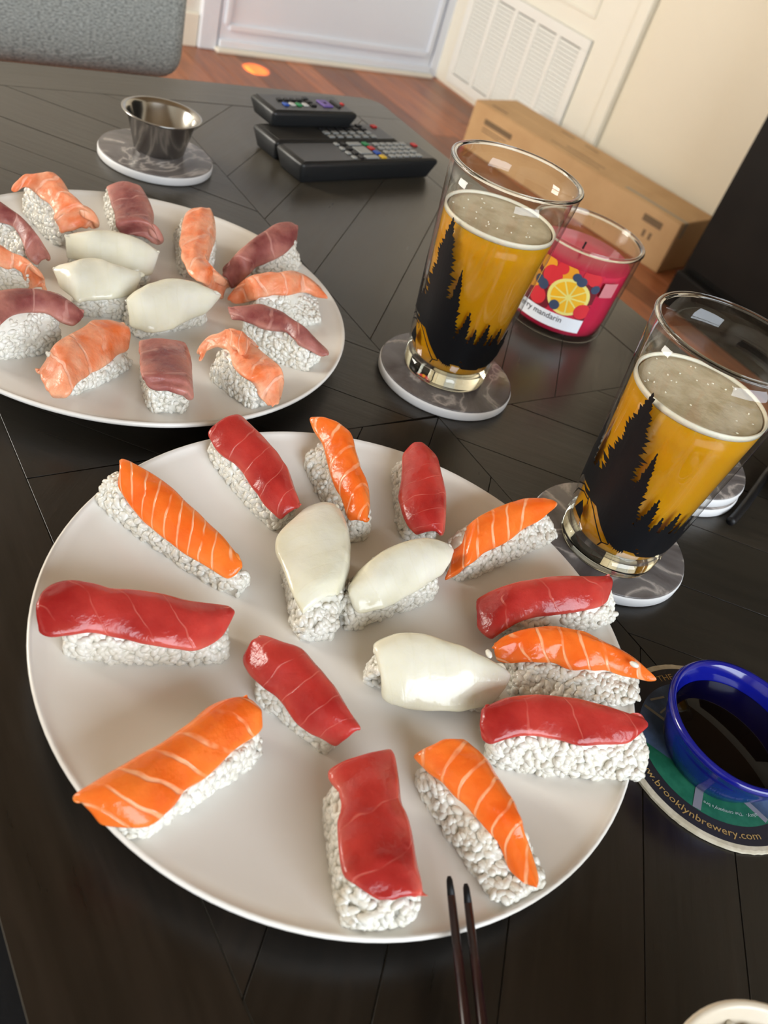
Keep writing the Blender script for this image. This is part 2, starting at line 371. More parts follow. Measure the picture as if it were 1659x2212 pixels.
struct(box('wall_right', WALL_X, WALL_X+0.1, NEAR_Y, WALL_Y, FLOOR, CEIL, M['wall']))
bm = bmesh.new()
box_mesh(bm, LEFT_X-0.1, LEFT_X, NEAR_Y, 1.38, FLOOR, CEIL); box_mesh(bm, LEFT_X-0.1, LEFT_X, 2.32, WALL_Y, FLOOR, CEIL)
box_mesh(bm, LEFT_X-0.1, LEFT_X, 1.38, 2.32, FLOOR, 0.04); box_mesh(bm, LEFT_X-0.1, LEFT_X, 1.38, 2.32, 1.00, CEIL)
struct(bm_obj('wall_left', bm, M['wall']))
w2 = struct(empty('added_window', (LEFT_X, 1.38, 0.04)))  # unseen window, added around the light that brightens the far walls
for nm, a in (('window_sill', (-0.1, 0.03, 0, 0.94, -0.02, 0.01)), ('window_frame', (-0.09, -0.05, 0, 0.03, 0.01, 0.96)), ('window_frame', (-0.09, -0.05, 0.91, 0.94, 0.01, 0.96)),
              ('window_frame', (-0.09, -0.05, 0.03, 0.91, 0.93, 0.96))):
    box(nm, *a, M['trim'], w2)
struct(box('ceiling', LEFT_X, WALL_X, NEAR_Y, WALL_Y, CEIL, CEIL+0.1, M['ceiling']))
bm = bmesh.new(); wx0, wx1, wz0, wz1 = -0.70, 0.90, 0.22, 1.45
box_mesh(bm, LEFT_X, wx0, NEAR_Y-0.1, NEAR_Y, FLOOR, CEIL); box_mesh(bm, wx1, WALL_X, NEAR_Y-0.1, NEAR_Y, FLOOR, CEIL)
box_mesh(bm, wx0, wx1, NEAR_Y-0.1, NEAR_Y, FLOOR, wz0); box_mesh(bm, wx0, wx1, NEAR_Y-0.1, NEAR_Y, wz1, CEIL)
struct(bm_obj('wall_near', bm, M['wall']))
wd = struct(empty('window_1', (wx0, NEAR_Y, wz0)))
for nm, a in (('window_sill', (0, wx1-wx0, -0.1, 0.03, -0.02, 0.01)), ('window_frame', (0, 0.03, -0.09, -0.05, 0.01, wz1-wz0)),
              ('window_frame', (wx1-wx0-0.03, wx1-wx0, -0.09, -0.05, 0.01, wz1-wz0)), ('window_frame', (0.03, wx1-wx0-0.03, -0.09, -0.05, wz1-wz0-0.03, wz1-wz0)),
              ('mullion', ((wx1-wx0)/2-0.015, (wx1-wx0)/2+0.015, -0.09, -0.05, 0.01, wz1-wz0-0.03))):
    box(nm, *a, M['trim'], wd)
# door in the far wall: slab with raised mouldings, casing, bottom rail
dr = struct(empty('door_1', (1.2, WALL_Y, FLOOR)))
box('door_slab', 0.0, 0.80, -0.018, 0.0, 0.012, 2.0, M['door'], dr, 0.003)
for a in ((0.012, 0.028, -0.026, -0.018, 0.075, 1.9), (0.772, 0.788, -0.026, -0.018, 0.075, 1.9), (0.028, 0.772, -0.026, -0.018, 0.060, 0.078)):
    box('moulding', *a, M['door'], dr, 0.003)
box('door_sweep', 0.0, 0.80, -0.030, -0.018, 0.012, 0.034, M['door'], dr, 0.004)
box('threshold', -0.01, 0.81, -0.045, 0.0, 0.0, 0.012, M['trim'], dr, 0.003)
tr1 = struct(empty('trim_1', (1.2, WALL_Y, FLOOR)))
box('casing', -0.062, -0.004, -0.022, 0.0, 0.0, 2.1, M['door'], tr1, 0.004)
box('casing', 0.804, 0.846, -0.022, 0.0, 0.0, 2.1, M['door'], tr1, 0.004)
struct(box('baseboard_far', LEFT_X, 1.136, WALL_Y-0.014, WALL_Y, FLOOR, FLOOR+0.09, M['trim'], None, 0.003))
# right wall: closet panel with a return-air grille below, casing strip
dr2 = struct(empty('door_2', (WALL_X, 1.9, FLOOR)))
box('door_slab', -0.014, 0.0, -0.11, 0.665, 0.0, 2.05, M['trim'], dr2, 0.003)
for a in ((-0.021, -0.014, 0.026, 0.034, 0.395, 1.9), (-0.021, -0.014, 0.60, 0.608, 0.395, 1.9), (-0.021, -0.014, 0.034, 0.60, 0.395, 0.403)):
    box('moulding', *a, M['trim'], dr2, 0.002)
tr2 = struct(empty('trim_2', (WALL_X, 1.765, FLOOR)))
box('casing', -0.024, 0.0, -0.022, 0.022, 0.0, 2.1, M['trim'], tr2, 0.006)
struct(box('baseboard_right', WALL_X-0.014, WALL_X, NEAR_Y, 1.742, FLOOR, FLOOR+0.09, M['trim'], None, 0.003))

# return-air grille
gx = WALL_X-0.014
gr = tag(empty('vent_grille', (gx, 2.2, -0.27)), 'white louvered return-air grille low on the cream wall behind the carton', 'vent')
GY0, GY1, GZ0, GZ1 = -0.30, 0.285, -0.16, 0.165
box('backing', -0.002, 0.0, GY0, GY1, GZ0, GZ1, M['vent_dark'], gr)
for a in ((GY0, GY1, GZ0, GZ0+0.03), (GY0, GY1, GZ1-0.03, GZ1), (GY0, GY0+0.03, GZ0+0.03, GZ1-0.03), (GY1-0.03, GY1, GZ0+0.03, GZ1-0.03)):
    box('frame', -0.012, -0.002, *a, M['vent'], gr, 0.002)
ncol = 5; cw = (GY1-GY0-0.06)/ncol
for i in range(1, ncol):
    yc = GY0+0.03+cw*i; box('divider', -0.011, -0.002, yc-0.009, yc+0.009, GZ0+0.03, GZ1-0.03, M['vent'], gr, 0.001)
slat_me = None
for i in range(ncol):
    y0 = GY0+0.03+cw*i+(0.009 if i else 0); y1 = GY0+0.03+cw*(i+1)-(0.009 if i < ncol-1 else 0)
    zz = GZ0+0.034
    while zz < GZ1-0.036:
        if slat_me is None:
            bm = bmesh.new(); box_mesh(bm, -0.0055, 0.0055, -0.5, 0.5, -0.0007, 0.0007); o = bm_obj('slat', bm, M['vent'], gr); slat_me = o.data
        else: o = link(bpy.data.objects.new('slat', slat_me), gr)
        o.location = (-0.0065, (y0+y1)/2, zz+0.004); o.scale = (1, y1-y0, 1); o.rotation_euler = (0, math.radians(-52), 0)
        zz += 0.0118

# ------------------------------------------------------------------ coffee table
TX0, TX1, TY0, TY1 = 0.019, 0.668, -0.265, 0.945
tb = tag(empty('coffee_table', (0, 0, FLOOR)), 'dark brown wooden coffee table with chevron planks and a plank border', 'table')
TT = -FLOOR                                                         # table top in the table's own frame
def inner(p): return p
box('core', TX0+0.004, TX1-0.004, TY0+0.004, TY1-0.004, TT-0.040, TT-0.0032, M['gap'], tb, 0.012)
BW = 0.064
gapw = 0.00032
def plank(poly, ang, zt=0.0, mt=None):
    """flat polygon of table wood with a small chamfer, its own x axis along the grain"""
    P = [Vector((a, b)) for a, b in poly]
    c = sum(P, Vector((0, 0)))/len(P); ca, sa = math.cos(-ang), math.sin(-ang)
    L = [Vector((ca*(p.x-c.x)-sa*(p.y-c.y), sa*(p.x-c.x)+ca*(p.y-c.y))) for p in P]
    area = sum(L[i].x*L[(i+1) % len(L)].y-L[(i+1) % len(L)].x*L[i].y for i in range(len(L)))
    if area < 0: L = L[::-1]
    n = len(L)
    def inset(Q, d):
        out = []
        for i in range(n):
            a, b, e = Q[i-1], Q[i], Q[(i+1) % n]
            d1, d2 = (b-a).normalized(), (e-b).normalized()
            n1, n2 = Vector((-d1.y, d1.x)), Vector((-d2.y, d2.x))
            k = max(0.25, 1+n1.dot(n2)); out.append(b+(n1+n2)*(d/k))
        return out
    A = inset(L, gapw); B = inset(L, gapw+0.00008)
    V = [(p.x, p.y, -0.004) for p in A]+[(p.x, p.y, -0.00008) for p in A]+[(p.x, p.y, 0.0) for p in B]
    Fc = [tuple(2*n+i for i in range(n)), tuple(reversed(range(n)))]
    for i in range(n):
        j = (i+1) % n; Fc += [(i, j, n+j, n+i), (n+i, n+j, 2*n+j, 2*n+i)]
    o = mesh_obj('plank', V, Fc, mt or M['table'], tb, smooth=False)
    o.location = (c.x, c.y, TT+zt); o.rotation_euler = (0, 0, ang); return o
def clip(poly, a, b, cc):
    out = []
    for i in range(len(poly)):
        p, q = poly[i], poly[(i+1) % len(poly)]
        fp, fq = a*p[0]+b*p[1]-cc, a*q[0]+b*q[1]-cc
        if fp <= 0: out.append(p)
        if fp*fq < 0:
            t = fp/(fp-fq); out.append((p[0]+(q[0]-p[0])*t, p[1]+(q[1]-p[1])*t))
    return out
def round_corner(cx, cy, sx, sy, r):
    return [(cx-sx*r+sx*r*math.sin(a), cy-sy*r+sy*r*math.cos(a)) for a in [math.pi/2*i/5 for i in range(6)]]
IX0, IX1, IY0, IY1 = TX0+BW, TX1-BW, TY0+BW, TY1-BW
RC = 0.022
plank([(TX0, IY0), (IX0, IY0), (IX0, IY1), (TX0, IY1)], math.pi/2)
plank([(IX1, IY0), (TX1, IY0), (TX1, IY1), (IX1, IY1)], math.pi/2)
plank([(TX0, IY1), (TX1, IY1)]+round_corner(TX1, TY1, 1, 1, RC)[::-1]+round_corner(TX0, TY1, -1, 1, RC), 0.0)
plank([(TX1, IY0), (TX0, IY0)]+round_corner(TX0, TY0, -1, -1, RC)[::-1]+round_corner(TX1, TY0, 1, -1, RC), 0.0)
MX, MY = 0.355, 0.339
rt = random.Random(11)
def quadrant(x0, x1, y0, y1, sgn):
    # planks run along (1, sgn); offset coordinate v = y - sgn*x
    rect = [(x0, y0), (x1, y0), (x1, y1), (x0, y1)]
    vs = [q[1]-sgn*q[0] for q in rect]; v = min(vs); k = 0
    v -= rt.uniform(0, 0.04)
    while v < max(vs):
        w = rt.choice([0.064, 0.082, 0.094])
        P = clip(rect, -sgn*1.0, 1.0, v+w); P = clip(P, sgn*1.0, -1.0, -v) if P else P
        if len(P) > 2:
            ar = abs(sum(P[i][0]*P[(i+1) % len(P)][1]-P[(i+1) % len(P)][0]*P[i][1] for i in range(len(P))))/2
            if ar > 4e-5:
                Q = [p for i, p in enumerate(P) if (Vector(p)-Vector(P[i-1])).length > 0.002]
                if len(Q) > 2: plank(Q, math.atan2(sgn, 1), rt.uniform(-0.0003, 0.0))
        v += w
quadrant(IX0, MX, MY, IY1, -1); quadrant(MX, IX1, MY, IY1, 1)
quadrant(IX0, MX, IY0, MY, 1); quadrant(MX, IX1, IY0, MY, -1)
for sx, sy in ((TX0+0.02, TY0+0.02), (TX1-0.09, TY0+0.02), (TX0+0.02, TY1-0.09), (TX1-0.09, TY1-0.09)):
    box('leg', sx, sx+0.07, sy, sy+0.07, 0.0, TT-0.040, M['table_leg'], tb, 0.004)
for a in ((TX0+0.05, TX1-0.05, TY0+0.04, TY0+0.06), (TX0+0.05, TX1-0.05, TY1-0.06, TY1-0.04), (TX0+0.04, TX0+0.06, TY0+0.06, TY1-0.06), (TX1-0.06, TX1-0.04, TY0+0.06, TY1-0.06)):
    box('apron', *a, TT-0.10, TT-0.040, M['table_leg'], tb)

# ------------------------------------------------------------------ plates
PLR, PLZ0, PLZ1 = 0.1440, 0.0065, 0.0185
PL = [(0.1924, 0.1855), (0.1914, 0.4855)]
def plate_prof(r):
    t = min(1.0, max(0.0, (r-0.078)/(PLR-0.078))); return PLZ0+(PLZ1-PLZ0-0.0008)*t**1.7
def plate_z(x, y):
    r = min(math.hypot(x-a, y-b) for a, b in PL); return plate_prof(r)
def make_plate(c, label):
    rs = [0.0, 0.03, 0.055, 0.078, 0.09, 0.1, 0.11, 0.12, 0.13, 0.137, 0.1415]
    prof = [(r, plate_prof(r)) for r in rs]
    prof += [(PLR-0.0012, PLZ1+0.0002), (PLR, PLZ1-0.0008), (PLR-0.0002, PLZ1-0.0024), (PLR-0.0025, PLZ1-0.0046)]
    prof += [(r, max(0.0025, plate_prof(r)-0.0055)) for r in (0.135, 0.128, 0.118, 0.105, 0.09)]
    prof += [(0.084, 0.0), (0.080, 0.0), (0.077, 0.0022), (0.05, 0.0022), (0.0, 0.0022)]
    o = lathe('dinner_plate', prof, M['plate'], None, 128, closed=False, loc=(c[0], c[1], 0.0003))
    tag(o, label, 'plate', 'white dinner plates'); return o
make_plate(PL[0], 'round white plate of bright fresh sushi in the foreground')
make_plate(PL[1], 'round white plate of paler sushi farther back on the table')

# ------------------------------------------------------------------ nigiri
def resample(pts, n):
    P = np.asarray(pts, float); d = np.r_[0, np.cumsum(np.hypot(*np.diff(P, axis=0).T))]
    t = np.linspace(0, d[-1], n); return np.c_[np.interp(t, d, P[:, 0]), np.interp(t, d, P[:, 1])]
def lift(q, h):
    z = PLZ0+h
    for _ in range(4):
        p = px(q[0], q[1], z); z = plate_z(p.x, p.y)+h
    return np.array(px(q[0], q[1], z))
_gs, _gr = 7, 5
_GV = [(0, 0, 1.0)]; _GF = []
for i in range(1, _gr-1):
    a = math.pi*i/(_gr-1)
    for k in range(_gs):
        b = 2*math.pi*k/_gs; _GV.append((math.sin(a)*math.cos(b), math.sin(a)*math.sin(b), math.cos(a)))
_GV.append((0, 0, -1.0))
for k in range(_gs): _GF.append((0, 1+k, 1+(k+1) % _gs))
_GQ = []
for i in range(_gr-3):
    for k in range(_gs):
        a0 = 1+i*_gs; a1 = 1+(i+1)*_gs; _GQ.append((a0+k, a1+k, a1+(k+1) % _gs, a0+(k+1) % _gs))
lb = 1+(_gr-3)*_gs
for k in range(_gs): _GF.append((len(_GV)-1, lb+(k+1) % _gs, lb+k))
_GV = np.array(_GV)
def grains(P, Nn, r, size=1.0):
    """ellipsoid rice grains lying on points P with outward normals Nn"""
    n = len(P); out = []
    ax = r.normal(size=(n, 3)); ax -= (ax*Nn).sum(1, keepdims=True)*Nn*r.uniform(.55, 1.0, (n, 1)); ax /= np.linalg.norm(ax, axis=1, keepdims=True)
    b1 = np.cross(ax, Nn+r.normal(size=(n, 3))*.2); b1 /= np.linalg.norm(b1, axis=1, keepdims=True); b2 = np.cross(ax, b1)
    la = r.uniform(.0022, .0029, (n, 1))*size; wa = r.uniform(.0014, .00175, (n, 1))*size
    C = P+Nn*r.uniform(-.0009, .0006, (n, 1))
    prof = np.sqrt(np.maximum(0, 1-_GV[:, 2]**2))
    V = C[:, None, :]+ax[:, None, :]*(la[:, :, None]*_GV[None, :, 2:3])+b1[:, None, :]*(wa[:, :, None]*_GV[None, :, 0:1])+b2[:, None, :]*(wa[:, :, None]*_GV[None, :, 1:2]*.92)
    V = V.reshape(-1, 3); off = np.arange(n)*len(_GV)
    T = (np.array(_GF)[None]+off[:, None, None]).reshape(-1, 3); Q = (np.array(_GQ)[None]+off[:, None, None]).reshape(-1, 4)
    return V, T, Q
def poly_mesh(name, V, tris, quads, material, parent):
    me = bpy.data.meshes.new(name)
    nt_, nq = len(tris), len(quads)
    me.vertices.add(len(V)); me.vertices.foreach_set('co', np.asarray(V, np.float32).ravel())
    li = np.r_[np.asarray(tris, np.int32).ravel(), np.asarray(quads, np.int32).ravel()]
    me.loops.add(len(li)); me.loops.foreach_set('vertex_index', li)
    me.polygons.add(nt_+nq)
    me.polygons.foreach_set('loop_start', np.r_[np.arange(nt_)*3, nt_*3+np.arange(nq)*4].astype(np.int32))
    me.polygons.foreach_set('use_smooth', np.ones(nt_+nq, dtype=bool))
    me.update(calc_edges=True); me.validate(); me.materials.append(material)
    return link(bpy.data.objects.new(name, me), parent)

def trim(S1, S2, lim):
    """shorten both contours at each end until the end edge is at least lim px long; returns the cut-off tips too"""
    A, B = resample(S1, 81), resample(S2, 81); tips = []
    for e in (0, 1):
        a, b = (A, B) if e == 0 else (A[::-1], B[::-1])
        tip = (a[0]+b[0])/2; k = 0
        while k < 20 and np.hypot(*(a[k]-b[k])) < lim: k += 1
        a, b = a[k:], b[k:]; tips.append(tip if k else None)
        A, B = (a, b) if e == 0 else (a[::-1], b[::-1])
    return A, B, tips
def topping_grid(S1, S2, z1, z2, ends, bulge, n=15):
    wid = np.median(np.hypot(*(resample(S1, 21)-resample(S2, 21)).T))
    S1, S2, tips = trim(S1, S2, wid*.62)
    A, B = resample(S1, n), resample(S2, n)
    P1, P2 = [], []
    for i in range(n):
        u = i/(n-1); sm = lambda x: x*x*(3-2*x)
        f = 1.0
        if u < .3: f = ends[0]+(1-ends[0])*sm(u/.3)
        if u > .7: f *= ends[1]+(1-ends[1])*sm((1-u)/.3)
        P1.append(lift(A[i], z1*f)); P2.append(lift(B[i], z2*f))
    P1, P2 = np.array(P1), np.array(P2); tv = []
    for e, tp in zip((0, -1), tips):
        m = (P1[e]+P2[e])/2
        if tp is None: tv.append((P1[e]+P2[e]-P1[1 if e == 0 else -2]-P2[1 if e == 0 else -2])*.12)
        else: tv.append((lift(tp, (z1+z2)/2*ends[e]*.85)-m)*1.0)
    return P1, P2, tv
def topping_mesh(name, P1, P2, tv, thick, bulge, stripes, slant, curve, seed, rough, material, parent, origin, skirt=0.010):
    r = np.random.default_rng(seed); n = len(P1)
    ts = [0, .10, .26, .44, .62, .80, .93, 1.0]; rows = []
    ang = P1-P2; ang[:, 2] = 0; wf = np.clip(np.linalg.norm(ang, axis=1)/.016, .25, 1.0); ang /= np.linalg.norm(ang, axis=1, keepdims=True)
    for t in ts:
        p = P2+(P1-P2)*t; p[:, 2] = P2[:, 2]+(P1[:, 2]-P2[:, 2])*math.sin(math.pi/2*t)**.85; p[:, 2] += wf*bulge*math.sin(math.pi*min(1, t*.94+.02))**.75
        rows.append(p)
    for k, (o_, d_) in enumerate(((.0030, .0035), (.0050, skirt))):
        sf = wf*np.interp(np.arange(n), [0, 1, 2, n-3, n-2, n-1], [.15, .7, 1, 1, .7, .15]); p = P1+ang*(o_*sf)[:, None]; p[:, 2] = np.maximum(P1[:, 2]-d_*sf, np.array([plate_z(*q[:2]) for q in P1])+.004); rows.append(p)
    T = np.stack(rows, 1); m = T.shape[1]
    for j in range(m):
        wj = math.sin(math.pi*(j+.35)/(m-.3))**.8 if m > 2 else 1
        for e, nb, v in ((0, 1, tv[0]), (n-1, n-2, tv[1])):
            T[e, j] += v*wj; T[nb, j] += v*wj*.45
    T += r.normal(size=T.shape)*rough*np.array([.6, .6, 1.0])
    du = np.gradient(T, axis=0); dv = np.gradient(T, axis=1)
    nn = np.cross(du, dv); nn /= np.linalg.norm(nn, axis=2, keepdims=True)+1e-12
    if nn[..., 2].mean() < 0: nn = -nn
    th = (thick*wf)[:, None, None]*np.ones((n, m, 1)); Bt = T-nn*th
    for i in range(n):
        for j in range(m): Bt[i, j, 2] = max(Bt[i, j, 2], plate_z(*Bt[i, j, :2])+.0006)
    V = np.concatenate([T.reshape(-1, 3), Bt.reshape(-1, 3)])-np.asarray(origin); Fc = []
    K = n*m; f = lambda i, j, b=0: b*K+i*m+j
    flip = np.cross(du, dv)[..., 2].mean() < 0
    for i in range(n-1):
        for j in range(m-1):
            q = (f(i, j), f(i+1, j), f(i+1, j+1), f(i, j+1)); q2 = (f(i, j, 1), f(i, j+1, 1), f(i+1, j+1, 1), f(i+1, j, 1))
            Fc += [q, q2]
    ring = [(i, 0) for i in range(n)]+[(n-1, j) for j in range(1, m)]+[(i, m-1) for i in range(n-2, -1, -1)]+[(0, j) for j in range(m-2, 0, -1)]
    for a, b in zip(ring, ring[1:]+ring[:1]): Fc.append((f(*a), f(*a, 1), f(*b, 1), f(*b)))
    if flip: Fc = [q[::-1] for q in Fc]
    uv = []
    for b in (0, 1):
        for i in range(n):
            for j in range(m):
                v = j/(m-1); uv.append((i/(n-1)*stripes+slant*v+curve*4*v*(1-v)+seed*.37, v))
    o = mesh_obj(name, V, Fc, material, parent, True, uv)
    md = o.modifiers.new('smooth', 'SUBSURF'); md.levels = 2; md.render_levels = 2
    return o
NIG = []
def nigiri(kind, label, S1, S2, g0, g1, z1=.025, z2=.0165, ends=(.86, .86), stripes=7, slant=.8, curve=.0, dry=False,
           thick=.005, bulge=.0030, rough=.0004, dens=1/4.3e-6, seed=0, fold=None, ext=(0.0, 0.0), skirt=.010, rice_in=0.0):
    G0, G1 = lift(g0, 0.0), lift(g1, 0.0)
    P1, P2, tv = topping_grid(S1, S2, z1, z2, ends, bulge)
    cen = (G0+G1)/2; ctr = np.array([(P1[:, 0].mean()+P2[:, 0].mean())/2, (P1[:, 1].mean()+P2[:, 1].mean())/2, 0]); ctr[2] = plate_z(*ctr[:2])
    root = empty({'tuna': 'tuna_nigiri', 'salmon': 'salmon_nigiri', 'squid': 'squid_nigiri'}[kind], ctr)
    tag(root, label, 'sushi', 'sushi on the %s plate' % ('far' if dry else 'near'))
    mt = M[kind+'_dry'] if dry and kind != 'squid' else M[kind]
    topping_mesh('topping', P1, P2, tv, thick, bulge, stripes, slant, curve, seed, rough, mt, root, ctr, skirt)
    if fold:
        F1, F2, ftv = topping_grid(fold[0], fold[1], z1+.004, z2+.007, (.8, .6), .003, 9)
        topping_mesh('folded_flap', F1, F2, ftv, thick*.9, .004, 4, .6, 0, seed+5, rough, mt, root, ctr, .006)
    # rice body lofted between the plate and the underside of the topping
    a = (G1-G0); a[2] = 0; Lg = np.linalg.norm(a); a /= Lg; nrm = np.array([-a[1], a[0], 0])
    if (P1.mean(0)-G0)@nrm < 0: nrm = -nrm
    q = ((P1+P2)/2-G0)@a; od = np.argsort(q); q = q[od]
    l1, l2 = ((P1-G0)@nrm)[od], ((P2-G0)@nrm)[od]
    b1 = np.array([p[2]-plate_z(*p[:2]) for p in P1])[od]; b2 = np.array([p[2]-plate_z(*p[:2]) for p in P2])[od]
    ss = np.linspace(-ext[0], Lg+ext[1], 17); secs = []; cov = []
    for i, s in enumerate(ss):
        L1, L2, H1, H2 = (np.interp(s, q, v) for v in (l1, l2, b1, b2))
        cv = q[0]+.001 < s < q[-1]-.001; cov.append(cv)
        out_d = max(0, q[0]-s, s-q[-1])
        k = 1.0 if cv else .90-min(.25, out_d*6)
        endt = min(1.0, min(i, 16-i)/1.6); rd = .80+.20*math.sqrt(endt)
        H1, H2 = H1*k, H2*k
        L1 = max(L1, L2+.012); top = max(H1, H2)+bulge-thick-.0012
        L2u = max(L2+.0012, .0005) if L2 > -.004 else .0005
        sec = [(rice_in, .0004), (rice_in-.0009, H2*.40), (max(min(L2u, L1-.008), rice_in), max(.004, H2-.0022)), ((L1+L2)/2, max(.006, top*rd)),
               (L1+.0002, max(.005, H1-thick-.001)), (L1+.0026, H1*.42), (L1+.0018, .0004)]
        mid = (sec[0][0]+sec[-1][0])/2
        sec = [(mid+(l-mid)*rd, h*(rd if not cv else 1)) for l, h in sec]
        g = G0+a*s
        row = []
        for l, h in sec:
            p = g+nrm*l; row.append((p[0], p[1], plate_z(p[0], p[1])+h))
        secs.append(row)
    S = np.array(secs); n, m = S.shape[:2]
    r = np.random.default_rng(seed+100)
    V = [S.reshape(-1, 3)]; Q = []
    pts, nrs = [], []
    cax = S.mean(1)
    def scatter(c4, density, outward):
        A_, B_, C_, D_ = c4; nn = np.cross(C_-A_, D_-B_); ar = np.linalg.norm(nn)/2
        if ar < 1e-9: return
        nn = nn/np.linalg.norm(nn)
        if nn@outward < 0: nn = -nn
        k = r.poisson(ar*density)
        if not k: return
        u, v = r.uniform(size=(k, 1)), r.uniform(size=(k, 1))
        pts.append((A_*(1-u)+B_*u)*(1-v)+(D_*(1-u)+C_*u)*v); nrs.append(np.repeat(nn[None], k, 0))
    for i in range(n-1):
        for j in range(m-1):
            Q.append((i*m+j, (i+1)*m+j, (i+1)*m+j+1, i*m+j+1))
            covered = cov[i] and cov[i+1]
            if covered and j in (2, 3): continue
            if covered and j in (1, 4) : dd = dens*.9
            else: dd = dens
            c4 = [S[i, j], S[i+1, j], S[i+1, j+1], S[i, j+1]]
            scatter(c4, dd, sum(c4)/4-(cax[i]+cax[i+1])/2)
    tri = []
    Vx = np.concatenate([V[0], cax[[0, -1]]]); c0, c1 = n*m, n*m+1
    for j in range(m):
        jj = (j+1) % m
        tri += [(c0, jj, j), (c1, (n-1)*m+j, (n-1)*m+jj)]
        for e, ci, od_ in ((0, 0, -a), (n-1, -1, a)):
            scatter([S[e, j], S[e, jj], cax[ci]*.5+S[e, jj]*.5, cax[ci]*.5+S[e, j]*.5], dens, od_)
            scatter([cax[ci]*.5+S[e, j]*.5, cax[ci]*.5+S[e, jj]*.5, cax[ci], cax[ci]], dens, od_)
    Pg, Ng = np.concatenate(pts), np.concatenate(nrs)
    Pg[:, 2] = np.maximum(Pg[:, 2], np.array([plate_z(*p[:2]) for p in Pg])+.0014)
    GV_, GT, GQ = grains(Pg, Ng, r, 1.0 if dry else 1.13)
    base = len(Vx)
    V = np.concatenate([Vx, GV_])-ctr
    o = poly_mesh('rice', V, np.concatenate([np.array(tri), GT+base]), np.concatenate([np.array(Q), GQ+base]), M['rice'], root)
    o['kind'] = 'stuff'
    w = np.linalg.norm((P1-P2)[:, :2], axis=1).mean()
    NIG.append((label, round(Lg*1000), round(w*1000)))
    return root

# near plate, clockwise from the top left
nigiri('salmon', 'white-lined salmon nigiri with rice overhanging the upper left rim of the near plate',
       [(264, 992), (297, 1004), (361, 1045), (420, 1100), (480, 1159), (523, 1233)], [(251, 1059), (269, 1086), (306, 1130), (361, 1173), (429, 1221), (498, 1258), (519, 1250)],
       (222, 1098), (508, 1294), stripes=9.5, slant=1.0, curve=.25, seed=1, ext=(.004, 0))
nigiri('tuna', 'red tuna nigiri at the top of the near plate, touching the upright squid piece',
       [(516, 896), (553, 926), (590, 967), (617, 1004), (631, 1050), (647, 1082), (645, 1100)], [(443, 940), (466, 981), (503, 1001), (530, 1036), (558, 1082), (581, 1109), (612, 1131)],
       (447, 985), (592, 1150), stripes=4.5, slant=.6, seed=2)
nigiri('salmon', 'narrow folded salmon nigiri at the top of the near plate between two tuna',
       [(735, 918), (759, 938), (770, 986), (788, 1034), (793, 1092), (791, 1129)], [(660, 903), (674, 928), (693, 954), (701, 997), (714, 1044), (740, 1092), (751, 1137)],
       (656, 1000), (752, 1172), stripes=5, slant=1.6, curve=.5, seed=3, rough=.0006)
nigiri('tuna', 'upright red tuna nigiri at the top right of the near plate behind the squid',
       [(905, 959), (944, 986), (950, 1018), (958, 1050), (957, 1108), (952, 1161)], [(873, 965), (865, 997), (862, 1034), (854, 1076), (868, 1119), (884, 1150), (905, 1162)],
       (847, 1025), (868, 1168), stripes=6, slant=.3, seed=4)
nigiri('salmon', 'salmon nigiri on the near plate pointing at the nearer beer glass',
       [(980, 1176), (1011, 1135), (1048, 1108), (1090, 1090), (1138, 1074), (1170, 1079), (1203, 1103)], [(960, 1254), (1011, 1225), (1053, 1198), (1101, 1174), (1143, 1135), (1170, 1119), (1197, 1113)],
       (988, 1258), (1188, 1170), ends=(.35, .9), stripes=6, slant=-.1, curve=.3, seed=5, rough=.0004, ext=(0, .003))
nigiri('tuna', 'deep red tuna nigiri overhanging the rim beside the nearer glass, behind ruffled salmon',
       [(1021, 1310), (1053, 1280), (1112, 1259), (1170, 1249), (1223, 1243), (1271, 1246), (1322, 1244)], [(1019, 1340), (1037, 1373), (1059, 1387), (1112, 1352), (1170, 1336), (1223, 1331), (1292, 1320), (1320, 1296)],
       (1095, 1388), (1305, 1352), ends=(.55, .9), stripes=3, slant=.7, seed=6, ext=(0, .004))
nigiri('salmon', 'ruffled salmon nigiri topped by a rice grain at the right rim of the near plate',
       [(1060, 1401), (1093, 1375), (1130, 1359), (1177, 1353), (1215, 1356), (1262, 1366), (1309, 1387), (1342, 1401), (1379, 1429), (1412, 1458), (1422, 1476)], [(1064, 1429), (1130, 1436), (1201, 1434), (1224, 1453), (1271, 1453), (1342, 1453), (1384, 1465), (1408, 1490)],
       (1105, 1508), (1372, 1522), ends=(.8, .72), stripes=6, slant=.5, curve=.6, seed=7, rough=.0008)
nigiri('tuna', 'red tuna nigiri on thick white rice at the right rim, nearest the blue dish',
       [(1027, 1552), (1060, 1528), (1097, 1507), (1140, 1500), (1201, 1504), (1248, 1509), (1309, 1526), (1356, 1547), (1400, 1577)], [(1027, 1561), (1041, 1599), (1055, 1613), (1107, 1596), (1177, 1596), (1210, 1603), (1248, 1617), (1318, 1613), (1365, 1606), (1394, 1589)],
       (1050, 1652), (1378, 1690), z1=.029, z2=.022, stripes=3, slant=.8, seed=8)
nigiri('salmon', 'salmon nigiri tapering toward the chopsticks at the lower right of the near plate',
       [(1000, 1597), (1036, 1622), (1064, 1660), (1097, 1711), (1121, 1763), (1135, 1810), (1149, 1857), (1154, 1890), (1151, 1923)], [(886, 1634), (914, 1664), (952, 1697), (999, 1740), (1036, 1782), (1069, 1820), (1083, 1853), (1111, 1895), (1137, 1930)],
       (893, 1688), (1070, 1948), ends=(.9, .55), stripes=6, slant=1.3, curve=.5, seed=9, rough=.0006, ext=(0, .002))
